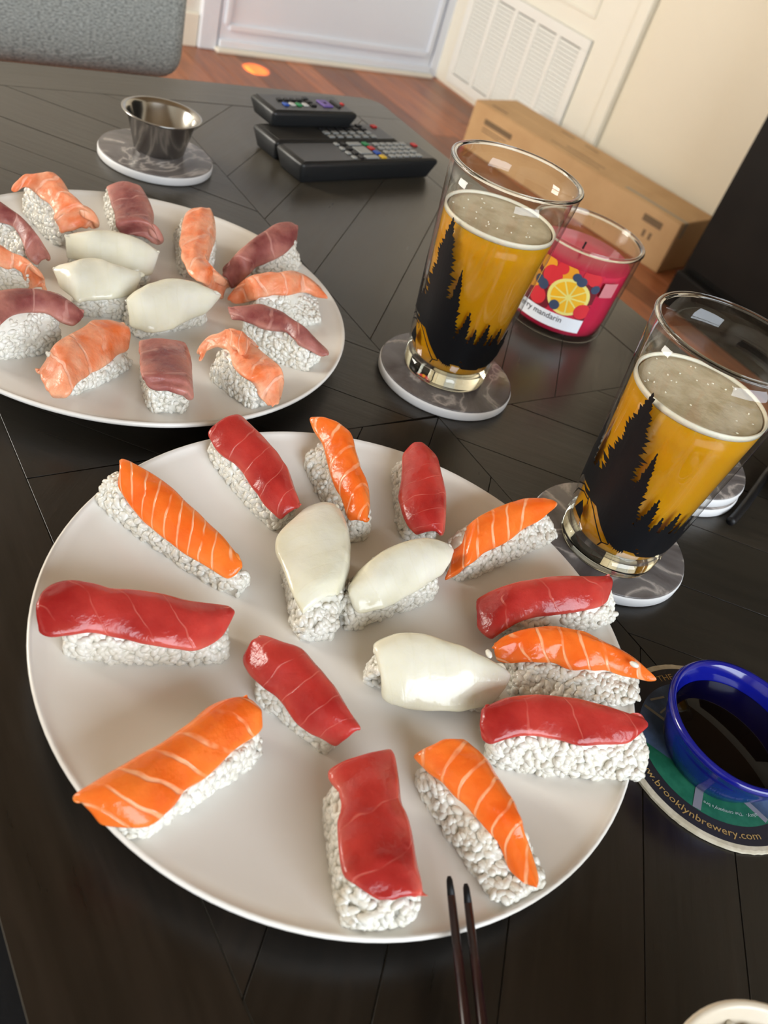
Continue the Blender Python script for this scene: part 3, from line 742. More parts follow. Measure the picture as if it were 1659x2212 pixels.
nigiri('tuna', 'wide red tuna nigiri nearest the camera at the bottom of the near plate',
       [(848, 1617), (853, 1664), (857, 1716), (881, 1777), (890, 1834), (895, 1871), (909, 1918), (900, 1945)], [(702, 1660), (702, 1686), (728, 1697), (733, 1740), (721, 1782), (726, 1834), (740, 1895), (782, 1932), (840, 1956)],
       (699, 1735), (737, 1988), stripes=3, slant=.5, seed=10, z1=.024, z2=.020, ext=(0, .003))
nigiri('salmon', 'bright orange lined salmon nigiri hanging over the lower left rim of the near plate',
       [(158, 1719), (221, 1683), (293, 1642), (356, 1606), (413, 1567), (457, 1528), (491, 1507), (545, 1509)], [(215, 1791), (300, 1798), (342, 1783), (389, 1741), (399, 1707), (440, 1693), (490, 1645), (520, 1618), (550, 1595), (580, 1565)],
       (290, 1818), (562, 1636), ends=(.85, .9), stripes=6.2, slant=1.5, curve=.2, seed=11)
nigiri('tuna', 'long red tuna nigiri along the left rim of the near plate',
       [(84, 1290), (109, 1260), (155, 1253), (200, 1260), (237, 1272), (269, 1274), (338, 1279), (388, 1292), (452, 1311), (513, 1331)], [(79, 1370), (90, 1384), (132, 1379), (191, 1370), (246, 1379), (315, 1398), (384, 1405), (420, 1416), (461, 1393), (508, 1352)],
       (145, 1425), (485, 1430), stripes=4, slant=1.2, seed=12, ends=(.72, .86))
nigiri('tuna', 'red tuna nigiri in the middle of the near plate above the bottom tuna piece',
       [(548, 1381), (582, 1380), (645, 1396), (674, 1427), (703, 1461), (722, 1485), (746, 1528), (780, 1572)], [(517, 1413), (520, 1442), (544, 1475), (563, 1492), (587, 1504), (611, 1533), (635, 1567), (669, 1591), (703, 1606), (727, 1618)],
       (548, 1508), (702, 1628), stripes=5, slant=-.5, seed=13, z2=.014)
nigiri('squid', 'white squid nigiri standing upright on the near plate, leftmost of its three squid',
       [(716, 1088), (730, 1098), (745, 1122), (750, 1155), (748, 1210), (736, 1256), (722, 1290)], [(662, 1092), (640, 1114), (608, 1137), (590, 1159), (594, 1192), (613, 1246), (631, 1292), (656, 1327)],
       (612, 1245), (640, 1385), stripes=9, slant=1.2, curve=.6, seed=14, thick=.006, z1=.024, z2=.020, ext=(.010, .0))
nigiri('squid', 'white squid nigiri touching a salmon tip at the centre right of the near plate',
       [(748, 1290), (758, 1268), (788, 1225), (830, 1188), (878, 1169), (921, 1161), (952, 1169), (976, 1185), (985, 1202)], [(752, 1321), (783, 1328), (825, 1323), (862, 1304), (910, 1278), (950, 1248), (972, 1234)],
       (762, 1360), (935, 1296), stripes=9, slant=1.0, curve=.6, seed=15, thick=.006, ext=(.003, 0), z1=.026)
nigiri('squid', 'plump white squid nigiri lying sideways beside the ruffled salmon on the near plate',
       [(805, 1396), (825, 1380), (860, 1369), (895, 1367), (952, 1380), (1013, 1401), (1060, 1427), (1093, 1458), (1105, 1480)], [(818, 1510), (832, 1527), (886, 1540), (942, 1542), (1013, 1542), (1060, 1528), (1088, 1512)],
       (795, 1492), (1060, 1556), stripes=8, slant=.6, curve=.5, seed=16, thick=.006, z1=.027, z2=.009, ext=(.002, 0), rice_in=.004)
# far plate
D = dict(dry=True, dens=1/5.5e-6)
nigiri('salmon', 'pale salmon nigiri draped over tall rice at the back left of the far plate',
       [(95, 378), (113, 371), (132, 387), (150, 418), (181, 441), (198, 490)], [(28, 418), (61, 403), (85, 429), (108, 441), (118, 476), (129, 507)],
       (50, 462), (125, 535), z1=.036, z2=.028, stripes=4, slant=.6, seed=21, rough=.0009, ends=(.9, .5), **D)
nigiri('tuna', 'upright dull pink tuna nigiri at the back of the far plate behind the squid',
       [(301, 401), (310, 411), (324, 443), (320, 462), (331, 500), (331, 521)], [(226, 402), (235, 429), (244, 458), (249, 495), (262, 512)],
       (226, 452), (255, 525), z1=.030, z2=.026, stripes=3, slant=.3, seed=22, ends=(.95, .55), **D)
nigiri('tuna', 'dark dried tuna nigiri cut off by the left picture edge, above a salmon piece',
       [(-60, 405), (-30, 420), (0, 436), (28, 455), (56, 476), (85, 514), (110, 556)], [(-65, 460), (-35, 470), (0, 483), (28, 490), (47, 523), (56, 552), (78, 575)],
       (-60, 512), (48, 588), z1=.030, z2=.023, stripes=3, slant=.3, seed=23, ends=(.8, .45), **D)
nigiri('salmon', 'pale salmon nigiri cut off by the left picture edge, between two dark tuna pieces',
       [(-60, 512), (-40, 515), (0, 528), (19, 542), (47, 552), (71, 570), (89, 603), (96, 624)], [(-60, 565), (-40, 570), (0, 575), (24, 580), (52, 594), (63, 626)],
       (-60, 632), (56, 655), z1=.030, z2=.024, stripes=4, slant=.6, seed=24, rough=.0008, ends=(.9, .35), **D)
nigiri('tuna', 'dark dried tuna nigiri on bright rice at the left front of the far plate',
       [(-60, 634), (-40, 630), (0, 627), (47, 624), (94, 627), (132, 636), (155, 655), (183, 688)], [(-60, 730), (-40, 720), (0, 707), (28, 686), (61, 675), (94, 674), (127, 693), (160, 704), (181, 702)],
       (-50, 782), (128, 758), z1=.033, z2=.027, stripes=3, slant=.4, seed=25, **D)
nigiri('squid', 'white squid nigiri farthest back of the three in the middle of the far plate',
       [(138, 512), (155, 505), (202, 498), (254, 500), (301, 516), (329, 535), (346, 553)], [(138, 556), (190, 572), (235, 580), (282, 595), (318, 600), (338, 592)],
       (150, 596), (318, 620), z1=.027, z2=.012, stripes=6, slant=.5, seed=26, thick=.006, **D)
nigiri('squid', 'white squid nigiri in the middle of the far plate, leftmost of three',
       [(110, 590), (122, 575), (160, 566), (188, 557), (216, 559), (263, 575), (301, 594), (318, 604)], [(120, 618), (136, 632), (165, 655), (197, 650), (263, 650), (285, 640), (303, 628)],
       (160, 680), (278, 692), z1=.028, z2=.016, stripes=6, slant=.5, seed=27, thick=.006, **D)
nigiri('squid', 'white squid nigiri in the middle of the far plate, nearest the camera of three',
       [(270, 655), (282, 636), (320, 613), (357, 601), (400, 603), (437, 617), (470, 641), (484, 658)], [(274, 703), (292, 715), (330, 722), (380, 712), (410, 697), (447, 676), (465, 670)],
       (298, 733), (445, 700), z1=.028, z2=.011, stripes=7, slant=.8, seed=28, thick=.006, **D)
nigiri('salmon', 'long pale salmon nigiri trailing off its rice at the back of the far plate',
       [(456, 453), (461, 476), (454, 519), (442, 556), (466, 590), (499, 613)], [(400, 458), (388, 486), (386, 528), (390, 561), (404, 594), (442, 613), (484, 646)],
       (378, 520), (390, 598), z1=.031, z2=.028, stripes=4, slant=.4, seed=29, rough=.0009, ends=(.95, .15), **D)
nigiri('tuna', 'dull maroon tuna nigiri pointing up at the back right of the far plate',
       [(480, 594), (499, 561), (531, 528), (564, 505), (597, 483), (635, 480), (644, 495)], [(503, 627), (531, 603), (564, 575), (602, 561), (630, 542), (644, 519)],
       (555, 606), (648, 583), z1=.030, z2=.018, stripes=3, slant=.3, seed=30, ends=(.35, .95), **D)
nigiri('salmon', 'pale salmon nigiri arched over white rice at the right of the far plate',
       [(489, 650), (508, 622), (541, 594), (588, 589), (635, 585), (672, 596), (701, 622), (708, 650)], [(494, 664), (541, 650), (588, 641), (635, 639), (677, 632), (694, 645), (703, 664)],
       (545, 705), (690, 702), z1=.032, z2=.023, stripes=4, slant=.6, seed=31, rough=.0008, ends=(.3, .55), **D)
nigiri('tuna', 'dried tuna nigiri sliding off white rice at the right rim of the far plate',
       [(489, 669), (517, 662), (564, 657), (611, 676), (658, 707), (691, 744), (712, 768)], [(491, 686), (541, 700), (569, 711), (611, 716), (649, 744), (682, 768), (708, 777)],
       (520, 748), (660, 803), z1=.030, z2=.025, stripes=3, slant=.4, seed=32, ends=(.95, .5), **D)
nigiri('salmon', 'torn salmon nigiri with a folded flap at the front right of the far plate',
       [(423, 754), (451, 726), (508, 711), (555, 749), (578, 768), (609, 796), (604, 848), (595, 883)], [(437, 784), (451, 749), (489, 744), (498, 782), (513, 810), (560, 834), (564, 862), (583, 883)],
       (452, 818), (540, 884), z1=.029, z2=.025, stripes=4, slant=.6, seed=33, rough=.0009, ends=(.5, .3),
       fold=([(480, 715), (510, 712), (535, 726), (556, 750)], [(478, 733), (500, 752), (520, 768), (552, 768)]), **D)
nigiri('tuna', 'small pink tuna nigiri standing end-on at the front centre of the far plate',
       [(400, 740), (403, 770), (404, 791), (406, 825), (407, 848)], [(298, 735), (299, 773), (301, 800), (306, 822), (316, 838)],
       (304, 815), (325, 892), z1=.028, z2=.028, stripes=2, slant=.3, seed=34, ends=(.95, .8), **D)
nigiri('salmon', 'pink salmon nigiri with a split top at the front left of the far plate',
       [(82, 815), (103, 773), (118, 740), (160, 721), (197, 690), (244, 690), (282, 716)], [(94, 853), (120, 860), (141, 857), (169, 834), (207, 805), (240, 787), (263, 763), (294, 758)],
       (155, 856), (284, 795), z1=.027, z2=.014, stripes=4, slant=.5, seed=35, rough=.0008, ends=(.5, .85), **D)

# two loose rice grains
def loose_grain(p, rz, label):
    V, T, Q = grains(np.array([[0, 0, 0.0]]), np.array([[0, 0, 1.0]]), np.random.default_rng(5), 1.15)
    o = poly_mesh('rice_grain', V, T, Q, M['rice'], None); o.location = p; o.rotation_euler = (0, 0, rz)
    tag(o, label, 'rice grain', 'loose rice grains'); return o
loose_grain(px(1055, 1414, 0.030), 0.3, 'loose rice grain between the sideways squid and the ruffled salmon')
loose_grain(px(1369, 1437, 0.036), 1.2, 'loose rice grain stuck on top of the ruffled salmon nigiri')

# ------------------------------------------------------------------ coasters and glasses
CR = 0.0508
def coaster(x, y, z, label, group='round marble coasters'):
    r = tag(empty('marble_coaster', (x, y, z)), label, 'coaster', group)
    lathe('coaster_base', [(0, 0), (CR-0.001, 0), (CR-0.0002, 0.001), (CR, 0.0055), (CR-0.0006, 0.0072), (0, 0.0072)], M['coaster_side'], r, 72, closed=False)
    lathe('marble_face', [(0, 0.0072), (CR-0.0007, 0.0072), (CR-0.0009, 0.0079), (CR-0.0018, 0.0082), (0, 0.0082)], M['marble'], r, 72, closed=False)
    return r
coaster(0.3867, 0.3767, 0.0, 'grey marble coaster under the farther beer glass')
coaster(0.3917, 0.1978, 0.0, 'grey marble coaster under the nearer beer glass')
coaster(0.2958, 0.7296, 0.0, 'grey marble coaster with a white edge under the steel cup')
coaster(0.5070, 0.2440, 0.0, 'bottom marble coaster of the stack behind the nearer glass')
coaster(0.5078, 0.2450, 0.0083, 'top marble coaster of the stack behind the nearer glass')

GH, GR0, GR1 = 0.149, 0.0304, 0.0434
def g_r(h): return GR0+(GR1-GR0)*h/GH
def decal_mesh(r_off=0.00025):
    """printed conifers and tent as (angle in degrees from the camera side, height in mm) polygons on the glass cone"""
    polys = []; rr = random.Random(4)
    def tree(t1, h1, tb, h0, hw, n):
        for i in range(n):
            f0, f1 = i/n, (i+1)/n
            ha, hb = h1+(h0-h1)*f0, h1+(h0-h1)*f1
            ca, cb = t1+(tb-t1)*f0, t1+(tb-t1)*f1
            for sg in (-1, 1):
                w_in = hw*(f0**.9)*.55; w_out = hw*((f1)**.9)*rr.uniform(.72, 1.2)
                up = (h1-h0)/n*rr.uniform(.3, 1.3)
                polys.append([(ca, ha), (ca+sg*w_in, ha), (cb+sg*w_out, hb+up), (cb+sg*w_out*.72, hb-.4), (cb, hb-.4)])
    tree(-43, 119, -36, 40, 33, 30); tree(-81, 87, -80, 44, 15, 20); tree(-18, 92, -10, 30, 14, 26)
    tree(4, 66, 6, 24, 14, 15); tree(29, 60, 29, 22, 14, 14); tree(47, 57, 47, 24, 13, 13); tree(17, 55, 17, 28, 9, 9); tree(38, 52, 38, 26, 9, 9)
    tree(62, 54, 62, 30, 12, 10); tree(-62, 62, -60, 44, 16, 8); tree(-98, 70, -97, 40, 12, 10)
    bot = [(-12, 24), (-5, 22), (2, 21.5), (7, 26), (13, 32), (17, 30), (23, 24), (29, 22.5), (37, 24), (45, 23), (53, 24), (60, 26), (70, 31)]
    for (a, ha), (b, hb) in zip(bot[:-1], bot[1:]): polys.append([(a, ha), (b, hb), (b, 43), (a, 43)])
    for k in range(34):
        a = -11+k*2.25; h = np.interp(a, [q[0] for q in bot], [q[1] for q in bot])
        polys.append([(a, h+.8), (a+.9, h-rr.uniform(.8, 2.0)), (a+2.2, h+.8)])
    tent = [(-104, 30), (-92, 38), (-80, 43.5), (-68, 45.5), (-54, 44.5), (-42, 40), (-28, 31), (-12, 22.5)]
    for (a, ha), (b, hb) in zip(tent[:-1], tent[1:]): polys.append([(a, ha), (b, hb), (b, max(hb, 57)), (a, max(ha, 57))])
    def line(pts, w):
        for (a, ha), (b, hb) in zip(pts[:-1], pts[1:]):
            dx, dy = (b-a)*.6, hb-ha; L = math.hypot(dx, dy); nx, ny = -dy/L*w/2/.6, dx/L*w/2
            polys.append([(a+nx, ha+ny), (b+nx, hb+ny), (b-nx, hb-ny), (a-nx, ha-ny)])
    line([(-84, 36), (-68, 42), (-55, 41.5), (-43, 36.5), (-25, 25), (-19, 21.5), (-21, 18)], .9); line([(-19, 21.5), (-12, 22.5)], .8)
    line([(-92, 22), (-78, 34), (-64, 38.5), (-54, 38)], .9); line([(-55, 41.5), (-52, 35)], .8)
    polys.append([(-60, 34.5), (-68, 24.5), (-52, 23), (-53, 29)]); polys.append([(-53, 25), (-52, 25), (-47.5, 18.5), (-49, 18.5)])
    V, Fc = [], []
    bm = bmesh.new()
    for p in polys:
        vs = [bm.verts.new((a, h, 0)) for a, h in p]
        try: bm.faces.new(vs)
        except ValueError: pass
    bmesh.ops.triangulate(bm, faces=bm.faces)
    for it in range(3):
        es = [e for e in bm.edges if abs(e.verts[0].co.x-e.verts[1].co.x) > 5]
        if es: bmesh.ops.subdivide_edges(bm, edges=es, cuts=1)
    bmesh.ops.triangulate(bm, faces=bm.faces)
    for v in bm.verts:
        a = math.radians(225+v.co.x); h = v.co.y/1000; r = g_r(h)+r_off; v.co = Vector((r*math.cos(a), r*math.sin(a), h))
    bmesh.ops.recalc_face_normals(bm, faces=bm.faces)
    return bm
def pint(x, y, level, rot, label, foam_cover):
    root = tag(empty('beer_glass', (x, y, 0.0083), rot), label, 'beer glass', 'pint glasses with a printed forest')
    W = 0.0029; BT = 0.0125
    # thick glass foot, its amber tint painted in for the beer's glow
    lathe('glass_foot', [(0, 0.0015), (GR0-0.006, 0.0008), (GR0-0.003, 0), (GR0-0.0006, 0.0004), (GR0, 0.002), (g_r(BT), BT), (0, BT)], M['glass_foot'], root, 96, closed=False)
    o = [(g_r(h), h) for h in np.linspace(BT+0.0003, GH-0.0016, 10)]
    i = [(g_r(h)-W, h) for h in np.linspace(GH-0.0016, BT+0.0003, 10)]
    lathe('glass_wall', o+i, M['glass'], root, 96, closed=True)
    lathe('glass_rim', [(GR1-W/2+(W/2+0.0004)*math.cos(t), GH-0.0008+0.0012*math.sin(t)) for t in np.linspace(0, 2*math.pi, 12, endpoint=False)], M['glass_solid'], root, 96, closed=True)
    e = 0.00015
    fm = 0.004
    lathe('beer', [(0, BT+0.0006), (g_r(BT)-W-e-0.002, BT+0.0006), (g_r(BT+.003)-W-e, BT+0.003)]+[(g_r(h)-W-e, h) for h in np.linspace(BT+.01, level-fm, 8)]+[(0, level-fm)], M['beer'], root, 96, closed=False)
    R = g_r(level)-W-e
    lathe('foam', [(0, level-fm+0.0001), (R-0.0015, level-fm+0.0001), (R-0.0028, level-0.0012), (R-0.006, level-0.0016), (0, level-0.0018)], M['foam'], root, 96, closed=False)
    lathe('foam_edge', [(R-0.0020, level-0.0030), (R-0.0002, level-0.0032), (R, level-0.0004), (R-0.0006, level+0.0002), (R-0.0014, level-0.0004)], M['foam_rim'], root, 96, closed=True)
    d = bm_obj('printed_forest', decal_mesh(), M['print'], root)
    rb = np.random.default_rng(int(level*1e5)); k = 26; a_ = rb.uniform(0, 2*math.pi, k); q_ = np.sqrt(rb.uniform(.15, 1, k))*(R-.004)
    Vb, Tb, Qb = grains(np.c_[q_*np.cos(a_), q_*np.sin(a_), np.full(k, level-.0012)], np.repeat([[0, 0, 1.0]], k, 0), rb, .30)
    bb = poly_mesh('foam_bubbles', Vb, Tb, Qb, M['foam_rim'], root); bb['kind'] = 'stuff'
    return root
pint(0.3850, 0.3785, 0.1185, math.radians(1), 'pint of amber beer with black tree print, farther one beside the pink candle', 0)
pint(0.3855, 0.1940, 0.1148, math.radians(-4), 'pint of amber beer with black tree print, nearer one at the right edge', 1)

# ------------------------------------------------------------------ steel cup
prof = [(0.0, 0.0), (0.0215, 0.0), (0.0225, 0.001), (0.0300, 0.0295), (0.0322, 0.0318), (0.0348, 0.0325), (0.0352, 0.0330), (0.0346, 0.0334),
        (0.0318, 0.0328), (0.0292, 0.0298), (0.0216, 0.0016), (0.0, 0.0012)]
tag(lathe('sauce_cup', prof, M['steel'], None, 72, closed=False, loc=(0.3003, 0.7355, 0.0083)), 'small stainless steel sauce cup on a marble coaster at the back', 'cup')

# ------------------------------------------------------------------ candle
cx, cy = 0.5570, 0.4440
CH, CB, CT = 0.080, 0.0455, 0.0485
def c_r(h): return CB+(CT-CB)*h/CH
cn = tag(empty('jar_candle', (cx, cy, 0.0003)), 'pink jar candle with a fruit label behind the farther beer glass', 'candle')
lathe('jar', [(0, 0), (CB-0.004, 0), (CB-0.001, 0.001), (CB, 0.004)]+[(c_r(h), h) for h in (0.02, 0.04, 0.06, CH-0.002)]+[(CT+0.0003, CH), (CT-0.0012, CH+0.0008), (CT-0.0028, CH), (CT-0.003, CH-0.003)]
      + [(c_r(h)-0.003, h) for h in (0.06, 0.04, 0.02, 0.006)]+[(0, 0.005)], M['glass'], cn, 80, closed=False)
lathe('jar_rim', [(CT-0.0013+0.0021*math.cos(t), CH+0.0002+0.0018*math.sin(t)) for t in np.linspace(0, 2*math.pi, 12, endpoint=False)], M['glass_solid'], cn, 80, closed=True)
lathe('wax', [(0, 0.0054), (CB-0.0045, 0.0054), (CB-0.0033, 0.007)]+[(c_r(h)-0.0032, h) for h in (0.02, 0.04, 0.0625)]+[(c_r(0.063)-0.004, 0.0632), (0.02, 0.0628), (0, 0.0628)], M['wax'], cn, 72, closed=False)
tube('wick', [(0, 0, 0.0625), (0.0005, 0, 0.067), (0.0015, 0.0003, 0.0715)], 0.0009, M['print'], cn, 8)
def cyl_patch(name, polys, mt, off, parent):
    bm = bmesh.new()
    for p in polys: bm.faces.new([bm.verts.new((a, h, 0)) for a, h in p])
    bmesh.ops.triangulate(bm, faces=bm.faces)
    for it in range(4):
        es = [e for e in bm.edges if abs(e.verts[0].co.x-e.verts[1].co.x) > 5]
        if es: bmesh.ops.subdivide_edges(bm, edges=es, cuts=1); bmesh.ops.triangulate(bm, faces=bm.faces)
    for v in bm.verts:
        a = math.radians(225+v.co.x); h = v.co.y/1000; r = c_r(h)+off; v.co = Vector((r*math.cos(a), r*math.sin(a), h))
    bmesh.ops.recalc_face_normals(bm, faces=bm.faces)
    return bm_obj(name, bm, mt, parent)
def disc(a, h, r, n=20, sq=1.0):
    k = 180/math.pi/47.0
    return [(a+r*k*math.cos(t), h+r*sq*math.sin(t)) for t in [2*math.pi*i/n for i in range(n)]]
LA0, LA1 = -52, 27
lab = cyl_patch('label', [[(LA0, 11.5), (LA1, 11.5), (LA1, 66), (LA0, 66)]], flat('label_red', (0.55, 0.02, 0.05)), 0.0002, cn)
cyl_patch('label_band', [[(LA0, 11.5), (LA1, 11.5), (LA1, 24), (LA0, 24)]], M['white'], 0.0004, lab)
def clipd(ps): return [[(min(LA1, max(LA0, a)), min(66, max(24.0, h))) for a, h in p] for p in ps]
cyl_patch('dark_fruit_print', clipd([disc(-30, 30, 13), disc(20, 48, 10), disc(-34, 48, 11), disc(24, 30, 8)]), flat('print_maroon', (0.16, 0.012, 0.02)), 0.00045, lab)
cyl_patch('mandarin_print', clipd([disc(-8, 60, 8), disc(-30, 61, 7), disc(-40, 44, 8)]), flat('print_orange', (0.80, 0.33, 0.02)), 0.0005, lab)
cyl_patch('raspberry_print', clipd([disc(-22, 53, 8.5), disc(-29, 32, 7.5), disc(18.5, 61, 5.5), disc(-15, 62, 5), disc(12, 63, 5)]), flat('print_raspberry', (0.66, 0.03, 0.04)), 0.00055, lab)
cyl_patch('slice_rind_print', clipd([disc(1, 41, 17.5, 36, .92)]), flat('print_rind', (0.80, 0.70, 0.20)), 0.0006, lab)
seg = []
for k in range(9):
    t0, t1 = 2*math.pi*(k+.06)/9, 2*math.pi*(k+.94)/9; kk = 180/math.pi/47.0
    seg.append([(1+2.2*kk*math.cos((t0+t1)/2), 41+2.2*math.sin((t0+t1)/2))]+[(1+14.6*kk*math.cos(t0+(t1-t0)*i/5), 41+13.6*math.sin(t0+(t1-t0)*i/5)) for i in range(6)])
cyl_patch('slice_flesh_print', clipd(seg), flat('print_flesh', (0.85, 0.45, 0.02)), 0.0007, lab)
cyl_patch('blueberry_print', [disc(-27.5, 43, 4.6), disc(-33, 45, 4.0), disc(7, 57, 4.2), disc(1, 59.5, 3.6), disc(-9, 31, 4.3), disc(23, 53.5, 3.8)], flat('print_blueberry', (0.045, 0.065, 0.12)), 0.0008, lab)
cyl_patch('raspberry_front_print', clipd([disc(20, 32, 7)]), M['print_raspberry'], 0.00085, lab)
V, Fc = text_mesh('berry mandarin', 0.0078)
mxx = max(v.x for v in V)
Vb = []
for v in V:
    a = 4.5-(mxx-v.x)/mxx*53; h = 0.0177+v.y*.95; r = c_r(h)+0.0006; aa = math.radians(225+a); Vb.append((r*math.cos(aa), r*math.sin(aa), h))
mesh_obj('label_text', Vb, Fc, flat('print_ink', (0.06, 0.05, 0.06)), lab, smooth=False)
cyl_patch('warning_sticker', [[(31, 47), (48, 47), (48, 60), (31, 60)]], flat('sticker_pink', (0.62, 0.22, 0.24)), 0.0002, cn)

# ------------------------------------------------------------------ beer-mat coaster, blue dish, soy sauce
BCX, BCY, BCR = 0.3430, 0.0610, 0.0532
bc = tag(empty('beer_mat', (BCX, BCY, 0.0)), 'round printed cardboard beer mat under the blue sauce dish', 'coaster')
n = 160; rj = np.random.default_rng(2); rad = BCR*(1+rj.normal(size=n)*.0018)
V = []; Fc = []
for k in range(n):
    a = 2*math.pi*k/n
    for rr_, z in ((rad[k], 0.0002), (rad[k]-.0001, 0.0014), (rad[k]-.0012, 0.0017)): V.append((rr_*math.cos(a), rr_*math.sin(a), z))
for k in range(n):
    j = (k+1) % n
    for l in range(2): Fc.append((k*3+l, j*3+l, j*3+l+1, k*3+l+1))
Fc.append(tuple(k*3+2 for k in range(n))); Fc.append(tuple(k*3 for k in range(n))[::-1])
mesh_obj('board', V, Fc, mat('mat_board', (0.50, 0.45, 0.33), 0.85, noise=(200, (0.60, 0.55, 0.43), .4, .6), bump=(300, .4, .0006)), bc, smooth=False)
def flat_poly(name, polys, mt, z, parent):
    V, Fc = [], []
    for p in polys:
        b = len(V); V += [(x, y, z) for x, y in p]; Fc.append(tuple(range(b, b+len(p))))
    bm_ = bmesh.new()
    for p in polys:
        try: bm_.faces.new([bm_.verts.new((x, y, z)) for x, y in p])
        except ValueError: pass
    bm_.normal_update()
    for f_ in bm_.faces:
        if f_.normal.z < 0: f_.normal_flip()
    return bm_obj(name, bm_, mt, parent)
def arc(r, a0, a1, n=40): return [(r*math.cos(math.radians(a0+(a1-a0)*i/n)), r*math.sin(math.radians(a0+(a1-a0)*i/n))) for i in range(n+1)]
flat_poly('black_border', [arc(0.0500, 0, 358, 120)], flat('mat_black', (0.016, 0.015, 0.02), .55), 0.00180, bc)
flat_poly('green_field', [arc(0.0405, 0, 358, 120)], mat('mat_green', (0.008, 0.115, 0.062), .55, noise=(160, (0.02, 0.16, 0.09), .4, .65)), 0.00188, bc)
bl = mat('mat_blue', (0.030, 0.055, 0.10), .55, noise=(60, (0.085, 0.14, 0.26), .4, .65))
flat_poly('blue_water', [arc(0.0405, 60, 149, 60)+[(-0.0290, 0.0078), (-0.022, -0.006), (0.0, 0.0), (0.0202, 0.0350)], arc(0.0392, -94, 60, 60)+[(0, 0), (-0.0071, -0.0260)]], bl, 0.00196, bc)
P2 = lambda r, a: (r*math.cos(math.radians(a)), r*math.sin(math.radians(a)))
def strip(p, q, w):
    d = Vector((q[0]-p[0], q[1]-p[1])).normalized(); nx, ny = -d.y*w/2, d.x*w/2
    return [(p[0]+nx, p[1]+ny), (q[0]+nx, q[1]+ny), (q[0]-nx, q[1]-ny), (p[0]-nx, p[1]-ny)]
tan = flat('mat_tan', (0.22, 0.20, 0.15), .6)
flat_poly('map_lines', [strip(P2(.0396, 116.7), P2(.0250, 120), .0018), strip(P2(.0385, 108), P2(.035, 94), .0012), strip(P2(.031, 114), P2(.030, 100), .0010), arc(.0275, 125, 150, 10)+[P2(.0245, 150), P2(.0245, 128)]], tan, 0.00204, bc)
flat_poly('grey_bar', [strip(P2(.0403, -152.5), P2(.027, -155.5), .0042), strip(P2(.0395, -97), P2(.027, -106), .003)], flat('mat_grey', (0.21, 0.21, 0.25), .6), 0.00206, bc)
def arc_text(body, size, r, a_start, a_end, mt, inward, name, z):
    V, Fc = text_mesh(body, size); w = max(v.x for v in V); out = []
    for v in V:
        a = math.radians(a_start+(a_end-a_start)*v.x/w); rr_ = r-v.y if inward else r+v.y; out.append((rr_*math.cos(a), rr_*math.sin(a), z))
    mesh_obj(name, out, Fc, mt, bc, smooth=False)
gold = flat('mat_gold', (0.42, 0.27, 0.09), .5)
arc_text('www.brooklynbrewery.com', 0.0052, 0.0468, 160, 250.5, gold, True, 'web_address_print', 0.00208)
arc_text('THE', 0.0052, 0.0430, 86.5, 73, gold, False, 'title_print', 0.00208)
wt = flat('mat_white', (0.42, 0.50, 0.47), .5)
arc_text("The company's bre", 0.0026, 0.0335, -115, -149, wt, False, 'small_print', 0.00210)
arc_text('ality.', 0.0026, 0.0345, -101, -112, wt, False, 'small_print', 0.00210)
# the dish
DX, DY = 0.3400, 0.0597
ds = tag(empty('sauce_dish', (DX, DY, 0.0022)), 'cobalt blue round dish of soy sauce at the right edge', 'dish')
lathe('bowl', [(0, 0), (0.0255, 0), (0.0268, 0.0010), (0.0312, 0.010), (0.0350, 0.020), (0.0360, 0.0235), (0.0372, 0.0252), (0.0378, 0.0270), (0.0370, 0.0288), (0.0354, 0.0290), (0.0340, 0.0276),
      (0.0326, 0.022), (0.0290, 0.012), (0.0250, 0.005), (0, 0.004)], M['blue'], ds, 96, closed=False)
lathe('soy_sauce', [(0, 0.0165), (0.0300, 0.0165), (0.0313, 0.0187), (0.0310, 0.0190), (0, 0.0187)], M['soy'], ds, 72, closed=False)

# ------------------------------------------------------------------ chopsticks
def chopstick(t_px, b_px, label):
    a = np.array(px(*t_px, 0.0262)); b = np.array(px(*b_px, 0.0178)); d = (b-a)/np.linalg.norm(b-a)
    # resting on the plate rim, butt end on the table
    L = 0.225; e = a+d*L
    e[2] = max(e[2], 0.0045)
    root = tag(empty('chopstick', (e[0], e[1], 0.0)), label, 'chopstick', 'pair of chopsticks')
    o = np.array([e[0], e[1], 0]); K = [a+(b-a)/np.linalg.norm(b-a)*L*f for f in (0, .006, .03, .3, .6, .97, 1.0)]
    K = [p-o for p in K]
    for p in K: p[2] = max(p[2], 0.0042)
    tube('stick', K[2:], [.00150, .0021, .0025, .0027, .0022], M['chop'], root, 12)
    tube('tip', K[:3], [.0007, .0012, .00150], M['print'], root, 12)
    return root
chopstick((970, 1893), (1006, 2212), 'dark red chopstick on the left resting over the near plate rim')
chopstick((1006, 1909), (1042, 2212), 'dark red chopstick on the right resting over the near plate rim')

